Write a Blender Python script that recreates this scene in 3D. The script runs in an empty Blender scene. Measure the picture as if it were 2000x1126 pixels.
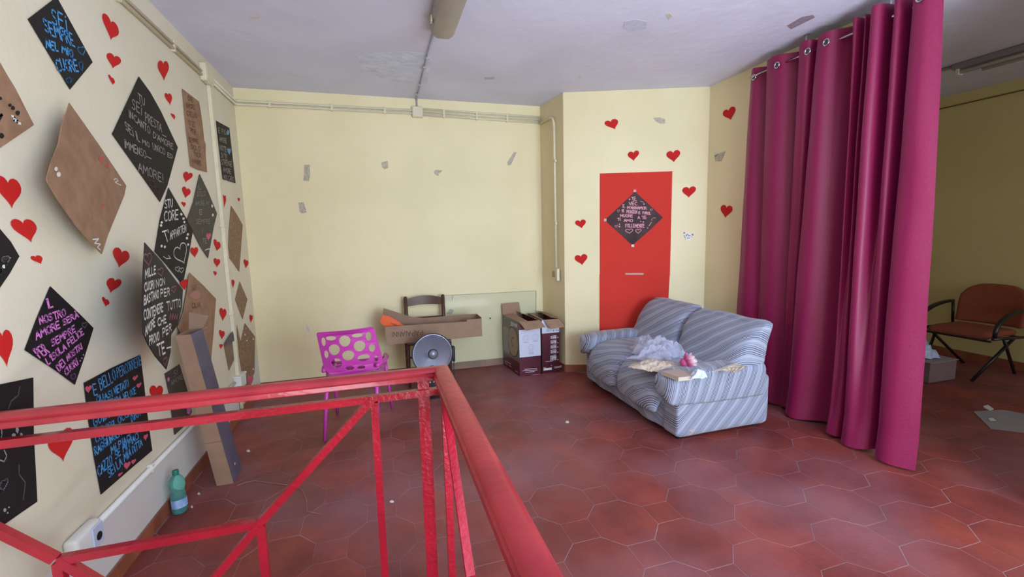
import bpy, bmesh, math, random
from mathutils import Vector, Matrix, noise
random.seed(7)
S = bpy.context.scene
COL = S.collection

# ------------------------------------------------------------------ camera, light, exposure
CAM = Vector((1.2049, -4.9003, 1.5)); FPX = 874.94
FW = Vector((0.28172794, 0.95184071, -0.1209489)); RT = Vector((0.95781183, -0.28645233, -0.02327129)); UP = Vector((0.05679665, 0.10929012, 0.99238592))
cd = bpy.data.cameras.new('camera'); cam = bpy.data.objects.new('camera', cd); COL.objects.link(cam)
cd.sensor_width = 36.0; cd.lens = FPX / 2000 * 36.0; cd.clip_start = 0.03
m = Matrix((( RT.x, UP.x, -FW.x, CAM.x), (RT.y, UP.y, -FW.y, CAM.y), (RT.z, UP.z, -FW.z, CAM.z), (0, 0, 0, 1)))
cam.matrix_world = m; S.camera = cam
w = bpy.data.worlds.new('world'); S.world = w; w.use_nodes = True
w.node_tree.nodes['Background'].inputs[0].default_value = (0.62, 0.75, 1.0, 1)
w.node_tree.nodes['Background'].inputs[1].default_value = 1.0
def area(name, loc, rot, sx, sy, power, col):
    l = bpy.data.lights.new(name, 'AREA'); l.shape = 'RECTANGLE'; l.size = sx; l.size_y = sy; l.energy = power; l.color = col
    o = bpy.data.objects.new(name, l); COL.objects.link(o); o.location = loc; o.rotation_euler = rot; return o
# daylight through the shop window in the wall behind the camera
# the sky through the shop window comes in downwards and cool; an added fill at floor level lights the ceiling
area('window_daylight', (3.3, -6.93, 1.55), (math.radians(78), 0, math.radians(6)), 1.9, 1.6, 168, (0.64, 0.81, 1.0))
area('stairwell_daylight', (2.9, -6.2, -0.10), (math.radians(180 - 14), 0, 0), 2.0, 1.0, 118, (0.86, 0.92, 1.0))  # added upward fill, unseen behind the camera, to brighten the ceiling
area('far_room_fill', (6.0, -6.93, 1.5), (math.radians(84), 0, 0), 1.6, 1.2, 33, (0.86, 0.92, 1.0))  # added fill lifting the far room; the wall here has no window
S.view_settings.view_transform = 'Standard'; S.view_settings.look = 'None'
S.view_settings.exposure = 0.24; S.view_settings.gamma = 1.0; S.view_settings.use_curve_mapping = False

# ------------------------------------------------------------------ helpers
def ray(x, y): return FW + RT * ((x - 1000) / FPX) - UP * ((y - 563) / FPX)
def on(x, y, p, n):
    d = ray(x, y); p = Vector(p); n = Vector(n); return CAM + d * (((p - CAM).dot(n)) / d.dot(n))
def proj(P):
    d = Vector(P) - CAM; z = d.dot(FW)
    return (1000 + FPX * d.dot(RT) / z, 563 - FPX * d.dot(UP) / z, z)
def lin(c):
    c = c / 255.0
    return c / 12.92 if c <= 0.04045 else ((c + 0.055) / 1.055) ** 2.4
def rgb(r, g, b): return (lin(r), lin(g), lin(b), 1)
MATS = {}
def mat(name, col, rough=0.6, var=0.0, vscale=8.0, bump=0.0, bscale=60.0, metal=0.0, spec=0.5, col2=None, alpha=1.0, trans=0.0, sheen=0.0, objrand=0.0, coat=0.0):
    if name in MATS: return MATS[name]
    M = bpy.data.materials.new(name); M.use_nodes = True; nt = M.node_tree; b = nt.nodes['Principled BSDF']
    b.inputs['Base Color'].default_value = col; b.inputs['Roughness'].default_value = rough; b.inputs['Metallic'].default_value = metal
    b.inputs['Specular IOR Level'].default_value = spec; b.inputs['Alpha'].default_value = alpha
    b.inputs['Transmission Weight'].default_value = trans; b.inputs['Sheen Weight'].default_value = sheen; b.inputs['Coat Weight'].default_value = coat
    tc = nt.nodes.new('ShaderNodeTexCoord')
    if var or col2:
        n = nt.nodes.new('ShaderNodeTexNoise'); n.inputs['Scale'].default_value = vscale; n.inputs['Detail'].default_value = 5
        nt.links.new(tc.outputs['Object'], n.inputs['Vector'])
        r = nt.nodes.new('ShaderNodeMapRange'); r.inputs[1].default_value = 0.35; r.inputs[2].default_value = 0.65
        nt.links.new(n.outputs['Fac'], r.inputs[0])
        x = nt.nodes.new('ShaderNodeMix'); x.data_type = 'RGBA'
        c2 = col2 if col2 else tuple([c * (1 - var) for c in col[:3]] + [1])
        x.inputs[6].default_value = col; x.inputs[7].default_value = c2
        nt.links.new(r.outputs[0], x.inputs[0]); last = x.outputs[2]
        if objrand:
            oi = nt.nodes.new('ShaderNodeObjectInfo'); mr = nt.nodes.new('ShaderNodeMapRange')
            mr.inputs[3].default_value = 1 - objrand; mr.inputs[4].default_value = 1 + objrand * 0.6
            nt.links.new(oi.outputs['Random'], mr.inputs[0])
            mm = nt.nodes.new('ShaderNodeVectorMath'); mm.operation = 'SCALE'
            nt.links.new(last, mm.inputs[0]); nt.links.new(mr.outputs[0], mm.inputs['Scale']); last = mm.outputs[0]
        nt.links.new(last, b.inputs['Base Color'])
    if bump:
        n2 = nt.nodes.new('ShaderNodeTexNoise'); n2.inputs['Scale'].default_value = bscale; n2.inputs['Detail'].default_value = 4
        nt.links.new(tc.outputs['Object'], n2.inputs['Vector'])
        bp = nt.nodes.new('ShaderNodeBump'); bp.inputs['Strength'].default_value = bump; bp.inputs['Distance'].default_value = 0.01
        nt.links.new(n2.outputs['Fac'], bp.inputs['Height']); nt.links.new(bp.outputs[0], b.inputs['Normal'])
    MATS[name] = M; return M

def tag(o, label=None, cat=None, group=None, kind=None):
    if label: o['label'] = label
    if cat: o['category'] = cat
    if group: o['group'] = group
    if kind: o['kind'] = kind
    return o
def link(name, me, mt, parent=None, smooth=False):
    o = bpy.data.objects.new(name, me); COL.objects.link(o)
    if mt and not me.materials: me.materials.append(mt)
    if parent:
        o.parent = parent
        if parent.type == 'EMPTY' or parent.location.length or parent.rotation_euler.z: pass
    if smooth:
        for p in me.polygons: p.use_smooth = True
    return o
def empty(name, loc=(0, 0, 0), rz=0):
    o = bpy.data.objects.new(name, None); COL.objects.link(o); o.location = loc; o.rotation_euler.z = rz; o.empty_display_size = 0.05; return o

class MB:
    """collects shapes in a bmesh and links them as one mesh object"""
    def __init__(s): s.bm = bmesh.new()
    def box(s, x0, x1, y0, y1, z0, z1, bev=0.0, M=None, seg=1):
        g = bmesh.ops.create_cube(s.bm, size=1.0); vs = g['verts']
        for v in vs: v.co = Vector(((x0 + x1) / 2 + v.co.x * (x1 - x0), (y0 + y1) / 2 + v.co.y * (y1 - y0), (z0 + z1) / 2 + v.co.z * (z1 - z0)))
        if M is not None:
            for v in vs: v.co = M @ v.co
        if bev:
            es = list({e for v in vs for e in v.link_edges}); bmesh.ops.bevel(s.bm, geom=es, offset=bev, segments=seg, affect='EDGES', profile=0.5)
        return s
    def poly_prism(s, pts, d):
        """pts: 3D polygon, d: thickness vector"""
        a = [s.bm.verts.new(p) for p in pts]; b = [s.bm.verts.new(Vector(p) + Vector(d)) for p in pts]
        s.bm.faces.new(a); s.bm.faces.new(b[::-1]); n = len(a)
        for i in range(n): s.bm.faces.new((a[i], b[i], b[(i + 1) % n], a[(i + 1) % n]))
        return s
    def face(s, pts): s.bm.faces.new([s.bm.verts.new(p) for p in pts]); return s
    def tube(s, pts, r, n=8, cap=True, rb=None, closed=False, flat=None):
        pts = [Vector(p) for p in pts]; rings = []; N = len(pts)
        rs = r if isinstance(r, (list, tuple)) else [r] * N
        up = None
        for i, p in enumerate(pts):
            if closed: t = pts[(i + 1) % N] - pts[i - 1]
            else: t = pts[min(i + 1, N - 1)] - pts[max(i - 1, 0)]
            t.normalize()
            if up is None:
                up = Vector((0, 0, 1)) if abs(t.z) < 0.9 else Vector((0, 1, 0))
            a = t.cross(up).normalized(); c = a.cross(t).normalized(); up = c
            fl = flat or 1.0
            rings.append([s.bm.verts.new(p + a * (math.cos(k / n * 2 * math.pi) * rs[i]) + c * (math.sin(k / n * 2 * math.pi) * rs[i] * fl)) for k in range(n)])
        for i in range(N if closed else N - 1):
            A = rings[i]; B = rings[(i + 1) % N]
            for k in range(n): s.bm.faces.new((A[k], A[(k + 1) % n], B[(k + 1) % n], B[k]))
        if cap and not closed:
            s.bm.faces.new(rings[0][::-1]); s.bm.faces.new(rings[-1])
        return s
    def bar(s, p0, p1, wx, wy, up=(0, 1, 0)):
        """rectangular bar from p0 to p1; wx across, wy along 'up' reference"""
        p0 = Vector(p0); p1 = Vector(p1); t = (p1 - p0).normalized(); u = Vector(up); a = t.cross(u).normalized(); c = a.cross(t).normalized()
        q = [(-1, -1), (1, -1), (1, 1), (-1, 1)]
        A = [s.bm.verts.new(p0 + a * (i * wx / 2) + c * (j * wy / 2)) for i, j in q]
        B = [s.bm.verts.new(p1 + a * (i * wx / 2) + c * (j * wy / 2)) for i, j in q]
        s.bm.faces.new(A[::-1]); s.bm.faces.new(B)
        for k in range(4): s.bm.faces.new((A[k], A[(k + 1) % 4], B[(k + 1) % 4], B[k]))
        return s
    def lathe(s, prof, c, n=24, M=None, cap=True):
        rings = []
        for r, z in prof:
            ring = []
            for k in range(n):
                a = k / n * 2 * math.pi; v = Vector((r * math.cos(a), r * math.sin(a), z))
                if M is not None: v = M @ v
                ring.append(s.bm.verts.new(v + Vector(c)))
            rings.append(ring)
        for i in range(len(rings) - 1):
            for k in range(n): s.bm.faces.new((rings[i][k], rings[i][(k + 1) % n], rings[i + 1][(k + 1) % n], rings[i + 1][k]))
        if cap:
            if prof[0][0] > 1e-4: s.bm.faces.new(rings[0][::-1])
            if prof[-1][0] > 1e-4: s.bm.faces.new(rings[-1])
        return s
    def build(s, name, mt, parent=None, smooth=False, auto=None, org=None):
        bmesh.ops.recalc_face_normals(s.bm, faces=s.bm.faces)
        if auto is not None:
            smooth = True
            for e in s.bm.edges:
                if len(e.link_faces) == 2 and e.calc_face_angle(0) > auto: e.smooth = False
        if org is not None:
            for v in s.bm.verts: v.co -= Vector(org)
        me = bpy.data.meshes.new(name); s.bm.to_mesh(me); s.bm.free()
        o = link(name, me, mt, None, smooth)
        if org is not None: o.location = org
        if parent:
            o.parent = parent; o.matrix_parent_inverse = Matrix.Translation(parent.location).inverted() if (parent.type == 'EMPTY' or parent.location.length > 0) and org is None and name_abs(parent) else Matrix()
        return o
def name_abs(p): return p.get('_abs', 0) == 1
def root(name, loc, label, cat, group=None):
    """an Empty at the thing's base whose parts are given in world coordinates"""
    o = empty(name, loc); o['_abs'] = 1; tag(o, label, cat, group); return o
def child(o, parent):
    o.parent = parent; o.matrix_parent_inverse = Matrix.Translation(parent.location).inverted(); return o

H = 2.906
# ------------------------------------------------------------------ materials
def wall_material(name, warm, pale_low):
    M = bpy.data.materials.new(name); M.use_nodes = True; nt = M.node_tree; b = nt.nodes['Principled BSDF']; b.inputs['Roughness'].default_value = 0.55
    g = nt.nodes.new('ShaderNodeNewGeometry'); sp = nt.nodes.new('ShaderNodeSeparateXYZ'); nt.links.new(g.outputs['Position'], sp.inputs[0])
    n = nt.nodes.new('ShaderNodeTexNoise'); n.inputs['Scale'].default_value = 1.3; n.inputs['Detail'].default_value = 6
    nt.links.new(g.outputs['Position'], n.inputs['Vector'])
    x = nt.nodes.new('ShaderNodeMix'); x.data_type = 'RGBA'; x.inputs[6].default_value = warm; x.inputs[7].default_value = tuple([c * f for c, f in zip(warm[:3], (0.93, 0.93, 0.89))] + [1])
    mr = nt.nodes.new('ShaderNodeMapRange'); mr.inputs[1].default_value = 0.4; mr.inputs[2].default_value = 0.62; nt.links.new(n.outputs['Fac'], mr.inputs[0]); nt.links.new(mr.outputs[0], x.inputs[0])
    last = x.outputs[2]
    if pale_low:  # the strip below the low conduit was repainted white
        lt = nt.nodes.new('ShaderNodeMath'); lt.operation = 'LESS_THAN'; lt.inputs[1].default_value = pale_low; nt.links.new(sp.outputs['Z'], lt.inputs[0])
        y = nt.nodes.new('ShaderNodeMix'); y.data_type = 'RGBA'; y.inputs[7].default_value = rgb(214, 212, 210); nt.links.new(lt.outputs[0], y.inputs[0]); nt.links.new(last, y.inputs[6]); last = y.outputs[2]
    nt.links.new(last, b.inputs['Base Color'])
    n2 = nt.nodes.new('ShaderNodeTexNoise'); n2.inputs['Scale'].default_value = 45; n2.inputs['Detail'].default_value = 5; nt.links.new(g.outputs['Position'], n2.inputs['Vector'])
    bp = nt.nodes.new('ShaderNodeBump'); bp.inputs['Strength'].default_value = 0.12; bp.inputs['Distance'].default_value = 0.01; nt.links.new(n2.outputs['Fac'], bp.inputs['Height']); nt.links.new(bp.outputs[0], b.inputs['Normal'])
    return M
M_wallL = wall_material('cream_paint_left', rgb(222, 213, 194), 0.325)
M_wall = wall_material('cream_yellow_paint', rgb(236, 222, 181), None)
M_wallR = wall_material('yellow_paint_far_room', rgb(216, 204, 148), None)
M_cond = mat('painted_conduit', rgb(222, 213, 186), 0.45, 0.06, 20)
M_grout = mat('pale_grout', rgb(160, 136, 144), 0.85, 0.5, 3.0)
M_terra = mat('terracotta_skirting', rgb(158, 92, 66), 0.5, 0.3, 6, objrand=0.12)
M_white = mat('white_plastic', rgb(225, 225, 222), 0.4, 0.04, 10)
M_red = mat('red_gloss_paint', rgb(172, 22, 46), 0.28, 0, 6, 0.3, 60, col2=rgb(152, 18, 38), coat=0.3)
M_wood = mat('red_varnished_wood', rgb(172, 46, 56), 0.36, 0, 7, 0.2, 40, col2=rgb(150, 32, 46), coat=0.15)
M_heart = mat('red_card', rgb(200, 38, 36), 0.8, 0.08, 20, spec=.2)
M_card = mat('brown_cardboard', rgb(158, 126, 104), 0.75, 0.12, 12, 0.15, 120)
M_kraft = mat('kraft_paper', rgb(156, 120, 94), 0.75, 0, 14, 0.2, 70, col2=rgb(138, 104, 80))
M_mottle = mat('mottled_kraft_paper', rgb(120, 92, 68), 0.8, 0, 55, 0.2, 70, col2=rgb(160, 128, 98))
M_black = mat('black_card', rgb(32, 28, 29), 0.65, 0.25, 12, spec=.3)
M_bluc = mat('blue_chalk_marker', rgb(70, 150, 215), 0.6)
M_whc = mat('white_chalk_marker', rgb(220, 218, 215), 0.6)
M_grc = mat('faded_chalk_marker', rgb(150, 145, 138), 0.6)
M_pkc = mat('pink_chalk_marker', rgb(214, 124, 200), 0.6)
M_pk2 = mat('rose_chalk_marker', rgb(200, 84, 112), 0.6)
M_dkc = mat('dark_marker', rgb(66, 44, 34), 0.6)
M_dkb = mat('black_marker', rgb(24, 18, 16), 0.6)

# tile material: one clay, every tile a little different
M = bpy.data.materials.new('terracotta_tile'); M.use_nodes = True; MATS['tile'] = M; nt = M.node_tree; b = nt.nodes['Principled BSDF']
g = nt.nodes.new('ShaderNodeNewGeometry'); oi = nt.nodes.new('ShaderNodeObjectInfo')
n1 = nt.nodes.new('ShaderNodeTexNoise'); n1.inputs['Scale'].default_value = 3.2; n1.inputs['Detail'].default_value = 8; n1.inputs['Roughness'].default_value = 0.65
nt.links.new(g.outputs['Position'], n1.inputs['Vector'])
cr = nt.nodes.new('ShaderNodeValToRGB'); nt.links.new(n1.outputs['Fac'], cr.inputs[0])
cr.color_ramp.elements[0].position = 0.26; cr.color_ramp.elements[0].color = rgb(106, 48, 48)
cr.color_ramp.elements[1].position = 0.76; cr.color_ramp.elements[1].color = rgb(156, 72, 58)
e = cr.color_ramp.elements.new(0.5); e.color = rgb(130, 58, 54)
mr = nt.nodes.new('ShaderNodeMapRange'); mr.inputs[3].default_value = 0.86; mr.inputs[4].default_value = 1.08; nt.links.new(oi.outputs['Random'], mr.inputs[0])
sc = nt.nodes.new('ShaderNodeVectorMath'); sc.operation = 'SCALE'; nt.links.new(cr.outputs[0], sc.inputs[0]); nt.links.new(mr.outputs[0], sc.inputs['Scale'])
nd = nt.nodes.new('ShaderNodeTexNoise'); nd.inputs['Scale'].default_value = 1.1; nd.inputs['Detail'].default_value = 7; nt.links.new(g.outputs['Position'], nd.inputs['Vector'])
md = nt.nodes.new('ShaderNodeMapRange'); md.inputs[1].default_value = 0.45; md.inputs[2].default_value = 0.75; md.inputs[4].default_value = 0.5; nt.links.new(nd.outputs['Fac'], md.inputs[0])
mx = nt.nodes.new('ShaderNodeMix'); mx.data_type = 'RGBA'; mx.inputs[7].default_value = rgb(156, 120, 132); nt.links.new(md.outputs[0], mx.inputs[0]); nt.links.new(sc.outputs[0], mx.inputs[6]); nt.links.new(mx.outputs[2], b.inputs['Base Color'])
n3 = nt.nodes.new('ShaderNodeTexNoise'); n3.inputs['Scale'].default_value = 6; n3.inputs['Detail'].default_value = 6; nt.links.new(g.outputs['Position'], n3.inputs['Vector'])
m3 = nt.nodes.new('ShaderNodeMapRange'); m3.inputs[3].default_value = 0.36; m3.inputs[4].default_value = 0.62; nt.links.new(n3.outputs['Fac'], m3.inputs[0]); nt.links.new(m3.outputs[0], b.inputs['Roughness'])
bp = nt.nodes.new('ShaderNodeBump'); bp.inputs['Strength'].default_value = 0.15; bp.inputs['Distance'].default_value = 0.01
n4 = nt.nodes.new('ShaderNodeTexNoise'); n4.inputs['Scale'].default_value = 30; nt.links.new(g.outputs['Position'], n4.inputs['Vector']); nt.links.new(n4.outputs['Fac'], bp.inputs['Height']); nt.links.new(bp.outputs[0], b.inputs['Normal'])
M_tile = M

# ceiling: grey white plaster with scraped patches
M = bpy.data.materials.new('ceiling_plaster'); M.use_nodes = True; nt = M.node_tree; b = nt.nodes['Principled BSDF']; b.inputs['Roughness'].default_value = 0.7
g = nt.nodes.new('ShaderNodeNewGeometry'); n1 = nt.nodes.new('ShaderNodeTexNoise'); n1.inputs['Scale'].default_value = 1.0; n1.inputs['Detail'].default_value = 6; n1.inputs['Distortion'].default_value = 0.6
nt.links.new(g.outputs['Position'], n1.inputs['Vector']); cr = nt.nodes.new('ShaderNodeValToRGB'); nt.links.new(n1.outputs['Fac'], cr.inputs[0])
cr.color_ramp.elements[0].position = 0.35; cr.color_ramp.elements[0].color = rgb(212, 213, 234)
cr.color_ramp.elements[1].position = 0.62; cr.color_ramp.elements[1].color = rgb(222, 225, 248); nt.links.new(cr.outputs[0], b.inputs['Base Color'])
n2 = nt.nodes.new('ShaderNodeTexNoise'); n2.inputs['Scale'].default_value = 9; n2.inputs['Detail'].default_value = 8; nt.links.new(g.outputs['Position'], n2.inputs['Vector'])
bp = nt.nodes.new('ShaderNodeBump'); bp.inputs['Strength'].default_value = 0.25; bp.inputs['Distance'].default_value = 0.02; nt.links.new(n2.outputs['Fac'], bp.inputs['Height']); nt.links.new(bp.outputs[0], b.inputs['Normal'])
M_ceil = M

# ------------------------------------------------------------------ structure
def struct(name, mb, m): return tag(mb.build(name, m), kind='structure')
XR = 7.385; YB = -7.0
floor = struct('floor', MB().box(-0.1, XR + 0.1, -5.55, 0.1, -0.12, -0.0009).box(-0.1, 1.65, YB - 0.1, -5.55, -0.12, -0.0009).box(4.15, XR + 0.1, YB - 0.1, -5.55, -0.12, -0.0009).box(1.65, 4.15, YB - 0.1, -6.85, -0.12, -0.0009), M_grout)  # opening behind the camera is invented, to let the ceiling fill through
struct('ceiling', MB().box(-0.1, XR + 0.1, YB - 0.1, 0.1, H, H + 0.1), M_ceil)
wl = struct('wall_left', MB().box(-0.1, 0, YB - 0.1, 0.0, 0, H), M_wallL)
struct('wall_back', MB().box(-0.1, XR + 0.1, 0, 0.1, 0, H), M_wall)
C0 = (3.030, 0.0); C1 = (3.0858, -0.5236); C2 = (4.4571, -1.0107)
mb = MB(); mb.poly_prism([(C0[0], -0.001, 0), (C1[0], C1[1], 0), (C2[0], C2[1], 0), (C2[0], -0.001, 0)], (0, 0, H - 0.001))
struct('wall_corner', mb, M_wall)
struct('wall_right', MB().box(C2[0], C2[0] + 0.15, -2.72, -0.001, 0, H - 0.001), M_wall)
struct('wall_right_light_block', MB().box(C2[0], C2[0] + 0.15, YB, -3.62, 0, H - 0.001), M_wall)  # unseen wall added to keep the window light out of the far room
struct('wall_far_right', MB().box(XR, XR + 0.1, YB - 0.1, 0.0, 0, H), M_wallR)
mb = MB(); X0, X1, Z0, Z1 = 2.3, 4.3, 0.6, 2.45
mb.box(-0.1, X0, YB - 0.1, YB, 0, H).box(X1, XR + 0.1, YB - 0.1, YB, 0, H).box(X0, X1, YB - 0.1, YB, 0, Z0).box(X0, X1, YB - 0.1, YB, Z1, H)
struct('wall_behind', mb, M_wall)
mb = MB()
for x in (X0, 3.27, X1 - 0.06): mb.box(x, x + 0.06, YB - 0.08, YB - 0.02, Z0, Z1)
mb.box(X0, X1, YB - 0.08, YB - 0.02, Z0, Z0 + 0.06).box(X0, X1, YB - 0.08, YB - 0.02, Z1 - 0.06, Z1)
struct('window_1', mb, M_white)

# floor tiles: octagons with small squares between them
OX, OY, PX, PY, HS, HO = 2.107, -2.972, 0.2405, 0.250, 0.0765, 0.1625
def clip(poly, ax, val, sign):
    out = []
    for i in range(len(poly)):
        a = poly[i - 1]; c = poly[i]; da = sign * (a[ax] - val); dc = sign * (c[ax] - val)
        if (da >= 0) != (dc >= 0):
            t = da / (da - dc); out.append((a[0] + (c[0] - a[0]) * t, a[1] + (c[1] - a[1]) * t))
        if dc >= 0: out.append(c)
    return out
j = 0.0010
def octo():
    a, b_, g_ = 0.0765 - j, HO - j, 1
    hy = 0.25 - 0.0775 - j
    hx = 0.2405 - 0.0765 - j
    return [(hx, -a), (hx, a), (a, hy), (-a, hy), (-hx, a), (-hx, -a), (-a, -hy), (a, -hy)]
def sq(): q = 0.0765 - j; return [(q, -q), (q, q), (-q, q), (-q, -q)]
def tile_bm(bm, poly, cx, cy, dz, bev=True):
    top = [bm.verts.new((x * 0.992 + cx, y * 0.992 + cy, dz)) for x, y in poly]
    mid = [bm.verts.new((x + cx, y + cy, dz - 0.0006)) for x, y in poly]
    n = len(poly); bm.faces.new(top)
    bot = [bm.verts.new((x + cx, y + cy, -0.004)) for x, y in poly]
    for i in range(n):
        k = (i + 1) % n
        bm.faces.new((mid[i], mid[k], top[k], top[i])); bm.faces.new((bot[i], bot[k], mid[k], mid[i]))
def tmesh(name, poly):
    bm = bmesh.new(); tile_bm(bm, poly, 0, 0, 0.0); me = bpy.data.meshes.new(name); bm.to_mesh(me); bm.free(); me.materials.append(M_tile); return me
ME_O = tmesh('floor_tile', octo()); ME_S = tmesh('square_floor_tile', sq())
cands = {0: [], 1: []}
for i in range(-10, 24):
    for k in range(-17, 14):
        cx = OX + i * PX; cy = OY + k * PY; isq = (i + k) % 2 == 0
        pol = sq() if isq else octo()
        P = [(x + cx, y + cy) for x, y in pol]
        if max(p[0] for p in P) < 0.02 or min(p[0] for p in P) > XR - 0.02 or min(p[1] for p in P) > -0.02 or max(p[1] for p in P) < YB + 0.02: continue
        if 1.5 < cx < 4.3 and cy < -5.4: continue
        if cx > 3.12 and cx < 4.45 and cy > -0.5236 - (cx - 3.0858) * 0.3552 + 0.12: continue
        if 4.50 < cx < 4.57 and (cy > -2.7 or cy < -3.66): continue
        Pc = clip(clip(clip(P, 0, 0.0, 1), 0, XR, -1), 1, 0.0, -1)
        if len(Pc) < 3: continue
        u, v, z = proj((cx, cy, 0))
        vis = z > 0.2 and -150 < u < 2150 and -100 < v < 1260
        cands[0 if isq else 1].append((z if vis else 99 + z, vis, cx, cy, P, Pc))
for kind, L in cands.items():
    L.sort(key=lambda t: t[0]); me = ME_S if kind == 0 else ME_O; nm = 'square_floor_tile' if kind == 0 else 'floor_tile'
    rest = bmesh.new(); cnt = 0
    for z, vis, cx, cy, P, Pc in L:
        if vis and cnt < 300:
            cnt += 1
            if len(Pc) == len(P) and all(abs(a[0] - c[0]) + abs(a[1] - c[1]) < 1e-6 for a, c in zip(sorted(P), sorted(Pc))):
                o = bpy.data.objects.new(nm, me)
            else:
                o = bpy.data.objects.new(nm, tmesh(nm, [(x - cx, y - cy) for x, y in Pc]))
            COL.objects.link(o); o.location = (cx, cy, random.uniform(-0.0002, 0.0003)); o.parent = floor
        else: tile_bm(rest, [(x - cx, y - cy) for x, y in Pc], cx, cy, 0)
    me2 = bpy.data.meshes.new('outlying_tiles'); rest.to_mesh(me2); rest.free(); me2.materials.append(M_tile)
    o = bpy.data.objects.new('outlying_tiles', me2); COL.objects.link(o); o.parent = floor; o['kind'] = 'stuff'

# skirting: terracotta pieces in front of a thin mortar backing
def skirting(name, p0, p1, n, h=0.075, t=0.012, piece=0.33):
    p0 = Vector((p0[0], p0[1], 0)); p1 = Vector((p1[0], p1[1], 0)); L = (p1 - p0).length; d = (p1 - p0).normalized(); n = Vector((n[0], n[1], 0)).normalized()
    mb = MB(); mb.poly_prism([p0, p1, p1 + n * 0.004, p0 + n * 0.004], (0, 0, h)); r = struct(name, mb, M_grout)
    k = 0.0; me = None
    while k < L - 0.02:
        q = min(piece - 0.003, L - k - 0.002); a = p0 + d * k; mb = MB(); mb.poly_prism([a, a + d * q, a + d * q + n * t, a + n * t], (0, 0, h + random.uniform(-0.003, 0.002)))
        o = mb.build('skirting_tile', M_terra); o.parent = r; k += piece
skirting('baseboard_left', (0, -4.6), (0, -0.013), (1, 0))
skirting('baseboard_back', (0.0, 0), (3.03, 0), (0, -1))
nC = Vector((C2[1] - C1[1], -(C2[0] - C1[0]), 0)).normalized()
nS = Vector((-1, -0.1065, 0)).normalized()
skirting('baseboard_corner_side', C0, (C1[0], C1[1]), nS)
skirting('baseboard_corner', C1, C2, nC)
skirting('baseboard_right', (C2[0], -2.72), (C2[0], -1.03), (-1, 0))
skirting('baseboard_far_right', (XR, -4.2), (XR, -0.013), (-1, 0), h=0.09)

# ------------------------------------------------------------------ conduits and boxes on walls
def conduit(paths, r, label, clips=(), clip_axis=None, group=None, name='cable_conduit', m=None):
    mb = MB()
    for p in paths: mb.tube(p, r, 8)
    o = mb.build(name, m or M_cond, smooth=True); tag(o, label, 'conduit', group)
    for c, sx, sy, sz in clips:
        q = MB().box(c[0] - sx, c[0] + sx, c[1] - sy, c[1] + sy, c[2] - sz, c[2] + sz, 0.002).build('pipe_clip', m or M_cond); q.parent = o
    return o
# run along the top of the left wall (two pipes), from camera side to the junction box
conduit([[(0.014, -5.2, 2.765), (0.014, -0.86, 2.765)], [(0.014, -5.2, 2.737), (0.014, -0.86, 2.737)]], 0.011,
        'pair of cream conduits running high along the left wall towards the trunking box',
        [((0.012, y, 2.751), 0.012, 0.012, 0.032) for y in (-3.2, -2.0, -1.35)])
conduit([[(0.014, -0.71, 2.785), (0.014, -0.03, 2.785), (0.03, -0.014, 2.785), (1.62, -0.014, 2.785)],
         [(0.014, -0.71, 2.755), (0.014, -0.03, 2.755), (0.03, -0.014, 2.755), (1.62, -0.014, 2.755)]], 0.011,
        'cream conduits bending round the left corner and along the back wall to its box',
        [((x, -0.012, 2.77), 0.012, 0.012, 0.032) for x in (0.3, 0.85, 1.35)])
conduit([[(1.73, -0.014, 2.805), (3.02, -0.014, 2.785)], [(1.73, -0.014, 2.775), (3.02, -0.014, 2.755)], [(1.73, -0.014, 2.745), (3.02, -0.014, 2.725)]], 0.010,
        'three cream conduits along the back wall right of its square box', [((x, -0.012, 2.772 - (x - 1.7) * 0.015), 0.010, 0.012, 0.042) for x in (1.95, 2.3, 2.64)])
conduit([[(3.018, -0.03, 2.715), (3.03, -0.24, 2.715), (3.035, -0.30, 2.712), (3.040, -0.345, 2.69), (3.045, -0.372, 2.64), (3.046, -0.385, 1.13)]], 0.013,
        'cream conduit elbowing down the side of the boxed-out corner to the light switch', [((3.046, -0.385, 2.25), 0.010, 0.022, 0.012), ((3.046, -0.385, 1.6), 0.010, 0.022, 0.012)])
r = root('light_switch', (3.046, -0.40, 1.0), 'small cream surface light switch box on the side of the boxed-out corner', 'switch')
MB().box(3.03, 3.062, -0.445, -0.375, 0.985, 1.115, 0.004).build('switch_box', M_cond, r)
MB().box(3.025, 3.048, -0.37, -0.315, 1.02, 1.085, 0.003).build('rocker', mat('switch_metal', rgb(150, 140, 115), 0.4), r)
r = root('junction_box', (1.675, 0, 2.72), 'square cream junction box on the back wall under the ceiling', 'junction box')
MB().box(1.62, 1.73, -0.035, 0, 2.715, 2.825, 0.006).build('box_body', M_cond, r); MB().box(1.63, 1.72, -0.04, -0.035, 2.725, 2.815, 0.002).build('box_lid', M_cond, r)
conduit([[(1.675, -0.014, 2.82), (1.675, -0.014, 2.878), (1.675, -0.03, 2.893), (1.66, -1.72, 2.893)]], 0.008, 'thin grey conduit crossing the ceiling from the back wall box to the lamp',
        [((1.664, y, 2.893), 0.014, 0.008, 0.012) for y in (-0.2, -0.5, -0.95, -1.15)], m=mat('grey_conduit', rgb(170, 168, 174), 0.5))
r = root('trunking_box', (0, -0.79, 2.70), 'cream trunking junction box high on the left wall', 'junction box')
MB().box(0, 0.045, -0.87, -0.70, 2.70, 2.83, 0.008).build('box_body', M_cond, r); MB().box(0.045, 0.05, -0.855, -0.715, 2.715, 2.815, 0.002).build('box_lid', M_cond, r)
r = root('vertical_trunking', (0, -0.72, 0.36), 'cream vertical cable trunking down the left wall between the posters', 'trunking')
MB().box(0, 0.028, -0.745, -0.695, 0.36, 2.70, 0.004).build('trunking_channel', M_cond, r)
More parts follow.
